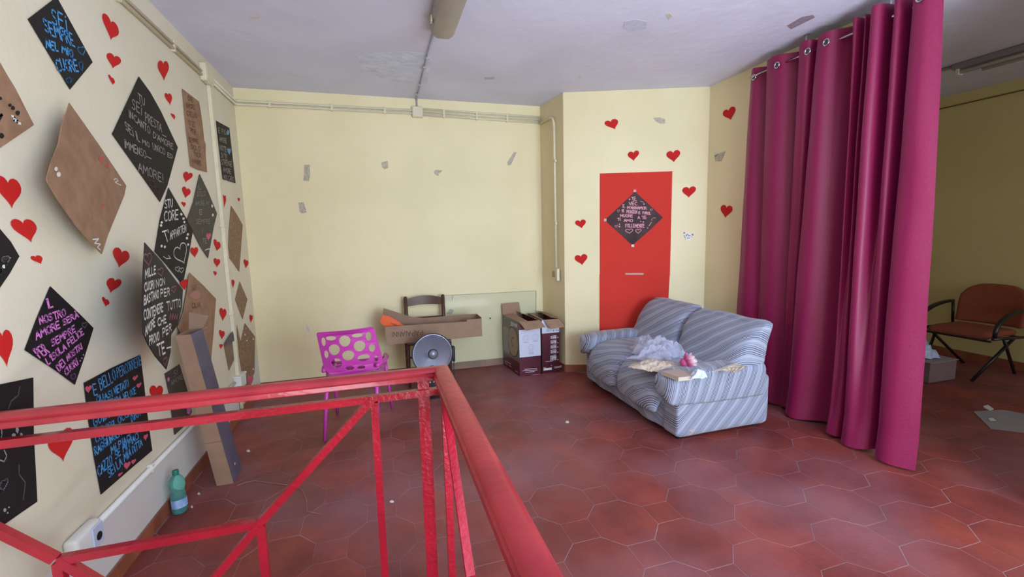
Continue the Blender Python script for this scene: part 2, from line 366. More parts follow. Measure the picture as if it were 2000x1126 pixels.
for z in (1.62, 0.90): MB().box(0, 0.034, -0.765, -0.675, z - 0.012, z + 0.012, 0.003).build('trunking_clip', M_cond, r)
r = root('socket_box', (0, -0.74, 0.27), 'white electrical box at the foot of the vertical trunking', 'junction box')
MB().box(0, 0.055, -0.80, -0.65, 0.27, 0.37, 0.006).build('box_body', M_white, r); MB().box(0.0, 0.06, -0.81, -0.64, 0.365, 0.38, 0.003).build('box_cover', M_white, r)
conduit([[(0.016, -0.715, 0.27), (0.016, -0.715, 0.08)]], 0.016, 'short white conduit from the trunking box down to the skirting')
conduit([[(0.014, -2.74, 0.338), (0.014, -0.83, 0.338)]], 0.014, 'white conduit low along the left wall to the power socket', [((0.012, y, 0.338), 0.013, 0.014, 0.02) for y in (-2.25, -1.55, -1.05)], m=M_white)
r = root('wall_socket', (0, -2.84, 0.26), 'white surface power socket low on the left wall behind the railing', 'socket')
MB().box(0, 0.05, -2.92, -2.755, 0.275, 0.385, 0.016, seg=3).build('socket_body', M_white, r, auto=0.6)
MB().box(0.048, 0.056, -2.835, -2.765, 0.285, 0.375, 0.003).build('socket_plate', mat('pale_blue_plastic', rgb(190, 200, 225), 0.3), r)
MB().lathe([(0.017, 0), (0.017, 0.002), (0.0, 0.002)], (0.0565, -2.80, 0.325), 16, Matrix.Rotation(math.radians(90), 4, 'Y')).build('socket_opening', M_dkb, r)

# ------------------------------------------------------------------ lettering: own marker hand, stroke by stroke
G = {
 'A': [[(0, 0), (.3, 1), (.6, 0)], [(.1, .38), (.5, .38)]], 'B': [[(0, 0), (0, 1), (.4, .95), (.5, .75), (.38, .55), (0, .52)], [(.38, .55), (.56, .3), (.42, .04), (0, 0)]],
 'C': [[(.55, .88), (.35, 1), (.12, .85), (0, .5), (.12, .12), (.35, 0), (.56, .12)]], 'D': [[(0, 0), (0, 1), (.35, .92), (.56, .55), (.4, .12), (0, 0)]],
 'E': [[(.5, 1), (0, 1), (0, 0), (.5, 0)], [(0, .52), (.42, .52)]], 'F': [[(.5, 1), (0, 1), (0, 0)], [(0, .52), (.4, .52)]],
 'G': [[(.55, .88), (.32, 1), (.08, .8), (0, .45), (.12, .1), (.36, 0), (.56, .15), (.56, .45), (.32, .45)]], 'H': [[(0, 0), (0, 1)], [(.52, 0), (.52, 1)], [(0, .5), (.52, .5)]],
 'I': [[(.08, 0), (.08, 1)]], 'i': [[(.08, 0), (.08, .72)], [(.06, .93), (.1, .99)]], 'L': [[(0, 1), (0, 0), (.45, 0)]],
 'M': [[(0, 0), (.04, 1), (.34, .35), (.64, 1), (.7, 0)]], 'N': [[(0, 0), (.02, 1), (.5, 0), (.52, 1)]],
 'O': [[(.28, 1), (.06, .8), (0, .45), (.1, .1), (.3, 0), (.5, .12), (.58, .5), (.5, .88), (.28, 1)]], 'P': [[(0, 0), (0, 1), (.4, .96), (.52, .72), (.38, .5), (0, .48)]],
 'Q': [[(.28, 1), (.06, .8), (0, .45), (.1, .1), (.3, 0), (.5, .12), (.58, .5), (.5, .88), (.28, 1)], [(.35, .25), (.62, -.08)]],
 'R': [[(0, 0), (0, 1), (.4, .96), (.5, .74), (.36, .52), (0, .5)], [(.25, .5), (.55, 0)]], 'S': [[(.5, .88), (.3, 1), (.06, .85), (.1, .6), (.42, .42), (.52, .2), (.3, 0), (0, .1)]],
 'T': [[(0, 1), (.6, 1)], [(.3, 1), (.3, 0)]], 'U': [[(0, 1), (.03, .2), (.25, 0), (.48, .2), (.52, 1)]], 'V': [[(0, 1), (.28, 0), (.56, 1)]],
 'Z': [[(0, 1), (.52, 1), (0, 0), (.55, 0)]], "'": [[(.08, 1), (.04, .75)]], '!': [[(.08, 1), (.08, .3)], [(.08, .06), (.08, 0)]], '.': [[(.04, .02), (.08, .06)]],
 '_': [[(0, .1), (.5, .16)]], 'X': [[(0, 0), (.5, 1)], [(0, 1), (.5, 0)]], 'J': [[(.4, 1), (.4, .2), (.2, 0), (0, .15)]],
 'Y': [[(0, 1), (.26, .5), (.26, 0)], [(.52, 1), (.26, .5)]],
}
G['À'] = G['A'] + [[(.2, 1.28), (.35, 1.12)]]; G['É'] = G['E'] + [[(.2, 1.12), (.35, 1.28)]]
ADV = {'I': .26, 'i': .26, "'": .2, '.': .22, '!': .28, ' ': .42, 'M': .86}
HEARTOUT = []
for k in range(28):
    t = k / 28 * 2 * math.pi
    HEARTOUT.append((16 * math.sin(t) ** 3, 13 * math.cos(t) - 5 * math.cos(2 * t) - 2 * math.cos(3 * t) - math.cos(4 * t)))
def layout(txt):
    x = 0; out = []
    for ch in txt:
        for s in G.get(ch, []): out.append([(x + a, b) for a, b in s])
        x += ADV.get(ch, .72)
    return out, x - 0.14
class Ink:
    """marker strokes lying on a flat sheet: plane (p, n), pixels looked up through crop frames"""
    def __init__(s, p, n, lift=0.0012):
        s.n = Vector(n).normalized(); s.p = Vector(p) + s.n * lift; s.bm = bmesh.new(); s.k = 0; s.hearts = []
    def at(s, x, y, F): return on(F[0] + x / F[2], F[1] + y / F[2], s.p, s.n)
    def stroke(s, pts, wd, closed=False):
        n = len(pts); s.k += 1; off = s.n * (0.00002 * (s.k % 9))
        segs = [(pts[i], pts[(i + 1) % n]) for i in range(n if closed else n - 1)]
        for a, b in segs:
            d = b - a
            if d.length < 1e-6: continue
            d.normalize(); q = s.n.cross(d) * (wd / 2); e = d * wd * 0.35
            try: s.bm.faces.new([s.bm.verts.new(v + off) for v in (a - e - q, b + e - q, b + e + q, a - e + q)])
            except ValueError: pass
    def text(s, txt, F, bl, br, tl, wd):
        O = s.at(*bl, F); U = s.at(*br, F) - O; V = s.at(*tl, F) - O
        st, L = layout(txt); rnd = random.Random(txt)
        for q in st:
            jx, jy = rnd.uniform(-.03, .03), rnd.uniform(-.04, .04)
            s.stroke([O + U * ((a + jx) / L) + V * (c + jy) for a, c in q], wd)
    def heart(s, F, L, R, T, wd=None):
        A = s.at(*L, F); B = s.at(*R, F); C = s.at(*T, F); mid = (A + B) / 2; U = (B - A) / 32; V = (mid - C) / 21
        P = [mid + U * x + V * (y - 4) for x, y in HEARTOUT]
        if wd: s.stroke(P, wd, True)
        else:
            hm = bpy.data.meshes.new('drawn_heart'); hm.from_pydata([tuple(v) for v in P], [], [tuple(range(len(P)))]); s.hearts.append(hm)
    def blob(s, F, x, y, r, e=1.0):
        C = s.at(x, y, F); U = s.at(x + r, y, F) - C; V = s.at(x, y + r * e, F) - C; rnd = random.Random(x * 7 + y)
        s.bm.faces.new([s.bm.verts.new(C + U * (math.cos(k / 10 * 6.283) * rnd.uniform(.75, 1.15)) + V * (math.sin(k / 10 * 6.283) * rnd.uniform(.75, 1.15))) for k in range(10)])
    def line(s, F, pts, wd): s.stroke([s.at(x, y, F) for x, y in pts], wd)
    def done(s, name, m, parent, label=None):
        me = bpy.data.meshes.new(name); s.bm.to_mesh(me); s.bm.free(); o = link(name, me, m); child(o, parent); o['kind'] = 'stuff'
        for i_, hm in enumerate(s.hearts):
            q = link('drawn_heart', hm, m); child(q, parent)
        if not me.polygons: bpy.data.objects.remove(o)
        if label: o['label'] = label
        return o
def sheet(name, F, pts, p, n, m, label, cat, thick=0.002, group=None):
    n = Vector(n).normalized(); P = [on(F[0] + x / F[2], F[1] + y / F[2], p, n) for x, y in pts]
    mb = MB(); mb.poly_prism(P, -n * thick); o = mb.build(name, m); return tag(o, label, cat, group)
FULL = (0, 0, 1.0)
c1 = (0, 0, 976 / 260); c2 = (200, 0, 948 / 320); c3 = (0, 280, 861 / 260); c4 = (240, 340, 751 / 280); c5 = (0, 540, 938 / 200)
c6 = (0, 660, 773 / 320); c7 = (250, 580, 831 / 310); c4b = (0, 420, 665 / 130); dP4 = (215, 145, 618 / 140); dP9 = (265, 460, 688 / 165)
dP5 = (345, 160, 697 / 130); dP8 = (360, 335, 450 / 70); dP19 = (160, 690, 603 / 150); dP18 = (0, 730, 327 / 90)
WX = (1, 0, 0)
# --- "SEi SEMPRE NEL MiO CUORE"
pos = 0.005
o = sheet('paper_poster', c1, [(208, 140), (418, -21), (680, 455), (515, 655)], (pos, 0, 0), WX, M_black, 'black card diamond lettered in blue at the top left of the left wall', 'poster')
k = Ink((pos, 0, 0), WX)
k.text('SEi', c1, (385, 168), (492, 228), (372, 55), .007); k.text('SEMPRE', c1, (335, 232), (552, 345), (308, 130), .007)
k.text('NEL', c1, (340, 348), (432, 378), (336, 288), .007); k.text('MiO', c1, (455, 385), (535, 420), (452, 332), .007); k.text('CUORE', c1, (422, 520), (580, 522), (400, 432), .007)
k.heart(c1, (570, 365), (622, 360), (608, 410), .005); k.heart(c1, (580, 480), (606, 470), (602, 530), .005); k.heart(c1, (485, 590), (523, 580), (512, 616), .005)
k.done('lettering', M_bluc, o)
# --- kraft at far left edge
o = sheet('kraft_poster', c1, [(0, 455), (60, 560), (110, 640), (250, 915), (60, 1045), (0, 1085), (-190, 1200), (-430, 750), (-130, 200)], (pos, 0, 0), WX, M_kraft, 'kraft paper diamond with black scribbles cut by the left frame edge', 'poster')
k = Ink((pos, 0, 0), WX); 
for x, y, r_ in ((75, 770, 14), (95, 790, 16), (130, 828, 18), (12, 995, 20), (2, 720, 14), (5, 850, 14)): k.blob(c1, x, y, r_)
k.line(c1, [(-40, 800), (-5, 850), (15, 840), (-5, 880)], .008); k.done('black_scribbles', M_dkb, o)
k = Ink((pos, 0, 0), WX); k.line(c1, [(88, 850), (110, 858), (100, 885), (130, 880), (125, 900), (150, 905)], .008); k.done('white_scribble', M_whc, o)
# --- large kraft diamond lifting off the wall on its left side
hinge = on(244, 361, (0.006, 0, 0), WX); n3 = Vector((1, 0.14, 0)).normalized(); p3 = hinge
o = sheet('kraft_poster', c3, [(450, -262), (635, 0), (817, 272), (805, 335), (700, 590), (660, 715), (600, 655), (500, 540), (440, 455), (380, 370), (310, 252), (303, 225), (330, 130), (380, 0), (400, -110)], p3, n3, M_kraft, 'large blank kraft paper diamond curling off the wall beside the top-left black ones', 'poster', 0.003)
k = Ink(p3, n3); k.blob(c3, 362, 165, 11, 1.4); k.blob(c3, 380, 200, 13, 1.2); k.line(c3, [(735, 235), (750, 225), (765, 240), (745, 250), (770, 265), (785, 270)], .004); k.line(c3, [(600, 620), (640, 615), (610, 645), (650, 650), (630, 670), (650, 688)], .005); k.done('white_scribbles', M_whc, o)
k = Ink(p3, n3); k.heart(c3, (640, 100), (672, 95), (655, 125)); k.heart(c3, (680, 145), (706, 140), (694, 165)); k.heart(c3, (656, 400), (680, 395), (668, 415)); k.done('red_hearts', mat('red_marker', rgb(190, 70, 66), .6), o)
# --- "TU SEi ..." black
o = sheet('paper_poster', dP4, [(250, 20), (345, 150), (440, 320), (585, 630), (495, 960), (432, 1100), (310, 925), (20, 515)], (pos, 0, 0), WX, M_black, 'large black card diamond with grey writing left of the kraft strip', 'poster')
k = Ink((pos, 0, 0), WX)
k.text('TU', dP4, (245, 232), (305, 280), (238, 160), .006); k.text('SEi', dP4, (190, 290), (272, 350), (190, 205), .006); k.text('PRESTA', dP4, (305, 400), (445, 500), (300, 325), .006); k.line(dP4, [(448, 520), (485, 540)], .005)
k.text('iNCANTO', dP4, (165, 370), (345, 515), (160, 305), .006); k.text("D'AMORE", dP4, (372, 545), (545, 648), (372, 495), .006)
k.text('SEi iL', dP4, (138, 478), (262, 590), (122, 400), .006); k.text('MiO', dP4, (280, 595), (340, 630), (275, 555), .006); k.text('UNiCO', dP4, (370, 645), (475, 695), (365, 590), .006); k.text('ED', dP4, (498, 710), (542, 728), (495, 675), .006)
k.text('iMMENSO', dP4, (128, 630), (312, 725), (122, 560), .006); k.line(dP4, [(318, 708), (356, 728)], .005)
k.text('AMORE!', dP4, (245, 835), (460, 935), (240, 755), .006)
k.done('lettering', M_grc, o)
k = Ink((pos, 0, 0), WX); k.heart(dP4, (335, 930), (390, 940), (375, 985), .005); k.heart(dP4, (390, 985), (428, 995), (412, 1032), .005); k.done('drawn_hearts', mat('dim_rose_marker', rgb(120, 62, 60), .6), o)
# --- tall kraft strip with dark writing
o = sheet('kraft_poster', dP5, [(60, 70), (235, 205), (255, 320), (272, 440), (290, 610), (305, 650), (305, 760), (320, 945), (210, 915), (145, 880), (125, 700), (95, 450)], (pos, 0, 0), WX, M_kraft, 'tall narrow kraft strip with brown handwriting left of the vertical trunking', 'poster')
k = Ink((pos, 0, 0), WX)
for t, y0, xa, xb in (('CHE', 190, 120, 175), ('AMORE', 265, 100, 200), ('CIELO', 350, 110, 215), ('TE', 450, 125, 205), ('PER', 530, 150, 205), ('SEMPRE', 625, 130, 235), ('SOLO', 700, 155, 250), ('NOI', 770, 190, 255), ('AMORE', 850, 165, 265)):
    k.text(t, dP5, (xa, y0), (xb, y0 + 25), (xa - 4, y0 - 48), .006)
k.done('lettering', mat('brown_marker', rgb(112, 76, 58), .6), o)
# --- black strip near the corner
o = sheet('paper_poster', dP5, [(415, 405), (552, 480), (570, 640), (618, 1060), (485, 1018), (450, 720)], (pos, 0, 0), WX, M_black, 'tall narrow black card right of the vertical trunking by the back corner', 'poster')
k = Ink((pos, 0, 0), WX)
for t, y0, xa, xb in (('E PIU', 530, 440, 520), ('AMORE', 620, 450, 525), ('NOTTE', 710, 455, 525), ('DI TE', 790, 470, 530), ('STRENGE', 860, 470, 580), ('AMORE', 940, 490, 570), ('MIO CARO', 1020, 495, 600)):
    k.text(t, dP5, (xa, y0), (xb, y0 + 24), (xa - 4, y0 - 52), .007)
k.done('lettering', M_grc, o)
k = Ink((pos, 0, 0), WX); k.heart(dP5, (530, 710), (568, 715), (552, 765)); k.blob(dP5, 537, 530, 14, 2); k.done('blue_heart', mat('blue_card_ink', rgb(96, 150, 190), .6), o)
# --- "STU CORE T'APPARTEN"
o = sheet('paper_poster', c4, [(240, 70), (300, 175), (368, 290), (345, 430), (318, 560), (300, 562), (235, 480), (168, 405), (195, 240)], (pos + .001, 0, 0), WX, M_black, 'black card diamond with white writing and a big outlined heart', 'poster')
k = Ink((pos + .001, 0, 0), WX)
k.text('STU', c4, (220, 178), (262, 172), (218, 135), .008); k.text('CORE', c4, (215, 248), (292, 236), (215, 196), .008); k.text("T'", c4, (222, 355), (250, 345), (205, 300), .008); k.text('APPARTEN', c4, (248, 342), (332, 298), (246, 302), .006)
k.heart(c4, (268, 425), (332, 375), (322, 468), .007); k.heart(c4, (274, 495), (298, 490), (290, 512), .005); k.heart(c4, (294, 500), (318, 497), (308, 518), .005)
for x, y in ((204, 252), (200, 268), (340, 315), (336, 335), (342, 368), (306, 210), (318, 232), (322, 250), (203, 376), (220, 380)): k.blob(c4, x, y, 6, 1.2)
k.line(c4, [(212, 430), (228, 442), (250, 440), (238, 424)], .004); k.done('lettering', M_whc, o)
# --- "iL GiORNO..." faded diamond
o = sheet('paper_poster', dP8, [(195, 30), (300, 250), (412, 525), (372, 690), (300, 1085), (200, 930), (100, 730), (35, 610), (115, 380)], (pos + .002, 0, 0), WX, mat('faded_black_card', rgb(58, 54, 50), .55, .2, 12), 'faded black card diamond with blurred writing touching the trunking', 'poster')
k = Ink((pos + .002, 0, 0), WX)
for t, y0, xa, xb in (('IL', 225, 170, 220), ('SOLO', 305, 162, 265), ('AMORE MIO', 425, 140, 325), ('E', 540, 190, 230), ('SEMPRE', 655, 150, 325), ('I', 770, 215, 240), ('TE', 900, 230, 285)):
    k.text(t, dP8, (xa, y0), (xb, y0 - 5), (xa - 2, y0 - 58), .006)
k.done('lettering', mat('smudged_marker', rgb(135, 132, 128), .6), o)
k = Ink((pos + .002, 0, 0), WX)
for x, y in ((350, 430), (358, 545)): k.blob(dP8, x, y, 12, 1.7)
k.line(dP8, [(262, 985), (290, 972), (325, 970)], .006); k.done('white_marks', M_whc, o)
k = Ink((pos + .002, 0, 0), WX); k.heart(dP8, (275, 800), (335, 795), (302, 870)); k.done('rose_heart', M_pk2, o)
# --- "MiLLE CUORi NON BASTANO..." lifted on its left
hinge = on(358, 567, (0.010, 0, 0), WX); n9 = Vector((1, 0.22, 0)).normalized()
o = sheet('paper_poster', dP9, [(75, 55), (210, 205), (385, 440), (378, 580), (340, 730), (290, 805), (285, 950), (252, 1088), (160, 980), (100, 880), (60, 790), (55, 560), (62, 300)], hinge, n9, M_black, 'tall black card with white writing curling away above the leaning carton', 'poster', 0.003)
k = Ink(hinge, n9)
k.text('MiLLE', dP9, (78, 345), (165, 305), (78, 278), .008); k.text('CUORi', dP9, (72, 452), (150, 425), (72, 385), .008); k.text('NON', dP9, (168, 420), (240, 395), (166, 362), .008)
k.text('BASTANO', dP9, (68, 560), (188, 500), (68, 490), .008); k.text('PER', dP9, (205, 500), (280, 480), (202, 440), .008)
k.text('CONTENERE', dP9, (68, 690), (225, 610), (66, 610), .008); k.text('TUTTO', dP9, (255, 612), (368, 575), (250, 540), .008)
k.text("AMORE", dP9, (80, 812), (160, 730), (78, 740), .008); k.text('CHE', dP9, (180, 735), (252, 705), (178, 672), .008)
k.text('PROVO', dP9, (112, 890), (192, 845), (110, 820), .008); k.text('PER', dP9, (222, 825), (294, 770), (218, 762), .008)
k.text('TE', dP9, (185, 985), (245, 950), (172, 890), .010); k.line(dP9, [(252, 915), (290, 905)], .008); k.done('lettering', M_whc, o)
k = Ink(hinge, n9); k.heart(dP9, (65, 180), (130, 165), (108, 245), .006); k.heart(dP9, (178, 295), (222, 275), (212, 330), .006); k.heart(dP9, (290, 435), (328, 420), (315, 465), .006); k.heart(dP9, (225, 1020), (258, 1000), (240, 1060), .006)
k.line(dP9, [(275, 680), (285, 635), (295, 680), (305, 635), (315, 680), (325, 640), (335, 680), (345, 635)], .010); k.done('pink_drawings', mat('dull_pink_marker', rgb(150, 90, 105), .6), o)
# --- kraft panel with "SEi QUi"
o = sheet('kraft_poster', c4, [(350, 515), (420, 580), (488, 652), (478, 800), (460, 1000), (395, 960), (310, 860), (290, 800), (318, 720), (340, 600)], (0.016, 0, 0), WX, M_kraft, 'broad kraft panel with faint brown words above the leaning carton', 'poster', .003)
k = Ink((0.016, 0, 0), WX); k.text('SEi', c4, (362, 607), (400, 600), (360, 583), .005); k.text('QUA', c4, (362, 702), (408, 696), (362, 676), .006); k.text('E', c4, (388, 830), (410, 828), (388, 808), .006); k.done('lettering', mat('brown_ink', rgb(112, 78, 54), .6), o)
k = Ink((0.016, 0, 0), WX, .0008); k.blob(c4, 382, 634, 26, .8); k.blob(c4, 410, 835, 26, .8); k.done('pink_smudges', mat('pink_smudge', rgb(168, 118, 108), .7), o)
k = Ink((0.016, 0, 0), WX, .002); k.line(c4, [(405, 818), (440, 802)], .006); k.done('tape_strip', M_grc, o)
# --- small dark one behind the carton
o = sheet('paper_poster', c7, [(193, 400), (270, 350), (310, 480), (335, 600), (290, 680), (245, 720), (228, 600), (215, 500)], (pos, 0, 0), WX, mat('brown_black_card', rgb(78, 64, 60), .6, .3, 20), 'small brown-black card behind the leaning carton near the low conduit', 'poster')
k = Ink((pos, 0, 0), WX); k.text('Si', c7, (240, 418), (262, 400), (236, 392), .005); k.text('AMORE', c7, (228, 462), (288, 425), (224, 438), .005); k.done('lettering', M_grc, o)
k = Ink((pos, 0, 0), WX); k.blob(c7, 212, 430, 7, 1.6); k.blob(c7, 318, 590, 12, 2.0); k.done('pink_marks', M_pkc, o)
# --- mottled kraft near corner
o = sheet('kraft_poster', c4, [(568, 165), (600, 215), (628, 265), (620, 380), (610, 510), (580, 465), (552, 430), (556, 300)], (pos, 0, 0), WX, M_mottle, 'mottled kraft diamond right of the trunking halfway up the left wall', 'poster')
o = sheet('kraft_poster', c4, [(613, 562), (653, 655), (628, 758), (590, 655)], (pos, 0, 0), WX, M_mottle, 'smallest kraft diamond right of the trunking above the big mottled one', 'poster')
o = sheet('kraft_poster', c4, [(640, 780), (670, 820), (693, 850), (690, 1040), (655, 1110), (640, 1108), (615, 980), (600, 900), (598, 790), (618, 880)], (pos, 0, 0), WX, M_mottle, 'large mottled kraft diamond lowest at the back corner of the left wall', 'poster')
k = Ink((pos, 0, 0), WX); k.heart(c4, (650, 1070), (684, 1065), (668, 1115)); k.done('rose_heart', M_pk2, o)
k = Ink((pos, 0, 0), WX)
for x, y in ((650, 870), (684, 862), (683, 1020), (640, 840)): k.blob(c4, x, y, 4, 1.2)
k.done('white_marks', M_whc, o)
o = sheet('kraft_poster', c4, [(576, 820), (593, 950), (557, 1027), (542, 950), (530, 895)], (pos, 0, 0), WX, mat('grey_kraft', rgb(136, 112, 92), .75, .15, 14), 'small grey-brown kraft piece with a folded corner left of the trunking', 'poster')
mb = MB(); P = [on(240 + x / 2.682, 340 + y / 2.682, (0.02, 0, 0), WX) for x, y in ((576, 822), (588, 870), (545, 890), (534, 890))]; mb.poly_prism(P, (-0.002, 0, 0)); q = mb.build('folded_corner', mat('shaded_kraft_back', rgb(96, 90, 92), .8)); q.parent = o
# --- black diamond cut at the left edge
o = sheet('paper_poster', c4b, [(0, 135), (110, 265), (195, 410), (100, 580), (0, 725), (-120, 860), (-300, 560), (-130, -40)], (pos, 0, 0), WX, M_black, 'black card diamond with white hearts cut by the left frame edge', 'poster')
k = Ink((pos, 0, 0), WX); k.heart(c4b, (25, 445), (92, 430), (68, 490), .006); k.blob(c4b, 38, 512, 16, 1.2); k.heart(c4b, (-15, 555), (18, 545), (4, 585), .006); k.blob(c4b, 103, 425, 5, 1); k.done('drawn_hearts', M_whc, o)
# --- "iL NOSTRO AMORE..." pink lettering
o = sheet('paper_poster', c5, [(463, 88), (740, 350), (858, 470), (780, 720), (688, 988), (500, 850), (365, 760), (230, 670), (340, 380)], (pos, 0, 0), WX, M_black, 'black card kite lettered in pink on the lower left wall', 'poster')
k = Ink((pos, 0, 0), WX)
k.text('iL', c5, (440, 290), (495, 270), (420, 205), .006); k.text('NOSTRO', c5, (370, 435), (605, 355), (355, 370), .006); k.text('AMORE', c5, (335, 575), (555, 465), (318, 510), .006); k.text('SERÀ', c5, (585, 445), (720, 370), (570, 395), .006)
k.text('PER', c5, (370, 745), (455, 690), (305, 670), .006); k.text('SEMPRE', c5, (480, 640), (695, 500), (465, 580), .006); k.text("L'iSOLA", c5, (440, 805), (610, 660), (415, 750), .006); k.text('FELiCE', c5, (635, 640), (770, 520), (612, 590), .006)
k.text('DEi', c5, (545, 870), (600, 800), (510, 820), .006); k.text('NOSTRi', c5, (622, 770), (755, 655), (605, 720), .006); k.text('CUORi', c5, (605, 905), (715, 800), (585, 850), .006)
for x, y in ((735, 770), (750, 745), (765, 715)): k.blob(c5, x, y, 7)
k.heart(c5, (650, 920), (692, 900), (680, 948), .005); k.done('lettering', M_pkc, o)
k = Ink((pos, 0, 0), WX); k.heart(c5, (752, 440), (795, 430), (778, 472), .004); k.done('drawn_heart', M_grc, o)
# --- large black panel at the left edge
o = sheet('paper_poster', c6, [(0, 218), (158, 185), (160, 450), (177, 770), (90, 830), (0, 893), (-120, 980), (-200, 260)], (pos, 0, 0), WX, M_black, 'large black card panel with sparse chalk squiggles behind the rail, left edge', 'poster')
k = Ink((pos, 0, 0), WX); k.line(dP18, [(140, 90), (130, 150), (80, 190), (60, 245)], .004); k.line(dP18, [(135, 645), (135, 710), (180, 770), (165, 890)], .004); k.done('faint_squiggles', mat('faint_chalk', rgb(80, 78, 82), .7), o)
k = Ink((pos, 0, 0), WX); k.blob(dP18, 122, 395, 13, 2.0); k.blob(dP18, 98, 432, 15, .9); k.blob(dP18, 152, 432, 9, 2); k.heart(dP18, (0, 790), (55, 760), (20, 835), .005); k.line(dP18, [(10, 380), (14, 430), (0, 480)], .004); k.line(dP18, [(30, 540), (48, 580), (30, 620), (0, 610)], .004); k.blob(dP18, 34, 965, 11, 1.3); k.blob(dP18, 64, 945, 7); k.blob(dP18, 56, 985, 7); k.done('chalk_marks', mat('chalk', rgb(140, 142, 152), .7), o)
# --- "E BELLO PERCORRERE" blue lettering
o = sheet('paper_poster', dP19, [(18, 230), (240, 110), (460, 10), (490, 250), (515, 480), (553, 760), (400, 890), (152, 1105), (95, 800), (50, 500)], (pos, 0, 0), WX, M_black, 'black card panel densely lettered in blue, seen through the railing', 'poster')
k = Ink((pos, 0, 0), WX)
k.text('E', dP19, (98, 330), (128, 322), (82, 245), .006); k.text('BELLO', dP19, (150, 290), (270, 200), (130, 205), .006); k.text('PERCORRERE', dP19, (280, 190), (470, 85), (270, 115), .005)
k.text('QUASi', dP19, (120, 385), (240, 335), (112, 335), .006); k.text('ViETATO', dP19, (255, 325), (368, 255), (248, 270), .006); k.text('UNA STRADA', dP19, (110, 470), (310, 380), (104, 410), .006); k.text('VELOCE', dP19, (330, 370), (425, 310), (322, 320), .006)
k.text('GUiDARE', dP19, (95, 575), (300, 450), (85, 500), .006); k.text('PER OGGi', dP19, (110, 640), (255, 570), (105, 590), .006); k.text('OCCHi', dP19, (290, 550), (395, 470), (280, 500), .006); k.text('DiRiTTi', dP19, (390, 540), (490, 455), (384, 490), .006)
k.text('COME E', dP19, (110, 700), (260, 610), (100, 650), .006); k.text('RAGGiUNGERE', dP19, (105, 800), (330, 620), (92, 740), .006); k.text('Mi PiACi', dP19, (235, 785), (385, 680), (225, 730), .006); k.text('SE Mi PiACi', dP19, (265, 830), (445, 665), (255, 775), .006)
k.text('CAZZO', dP19, (130, 965), (240, 860), (118, 890), .006); k.text('SEi LA', dP19, (215, 975), (318, 870), (198, 915), .006); k.text('MiA', dP19, (335, 850), (385, 800), (328, 790), .006); k.text('DiTTA', dP19, (400, 785), (475, 720), (392, 730), .006)
k.done('lettering', M_bluc, o)
k = Ink((pos, 0, 0), WX)
for L_, R_, T_ in (((25, 275), (78, 262), (50, 312)), ((398, 195), (440, 175), (415, 215)), ((428, 250), (468, 235), (446, 272)), ((484, 655), (518, 640), (500, 684)), ((328, 875), (382, 860), (350, 912)), ((388, 848), (424, 835), (402, 872)), ((285, 950), (320, 935), (292, 968))): k.heart(dP19, L_, R_, T_)
k.done('rose_hearts', M_pk2, o)

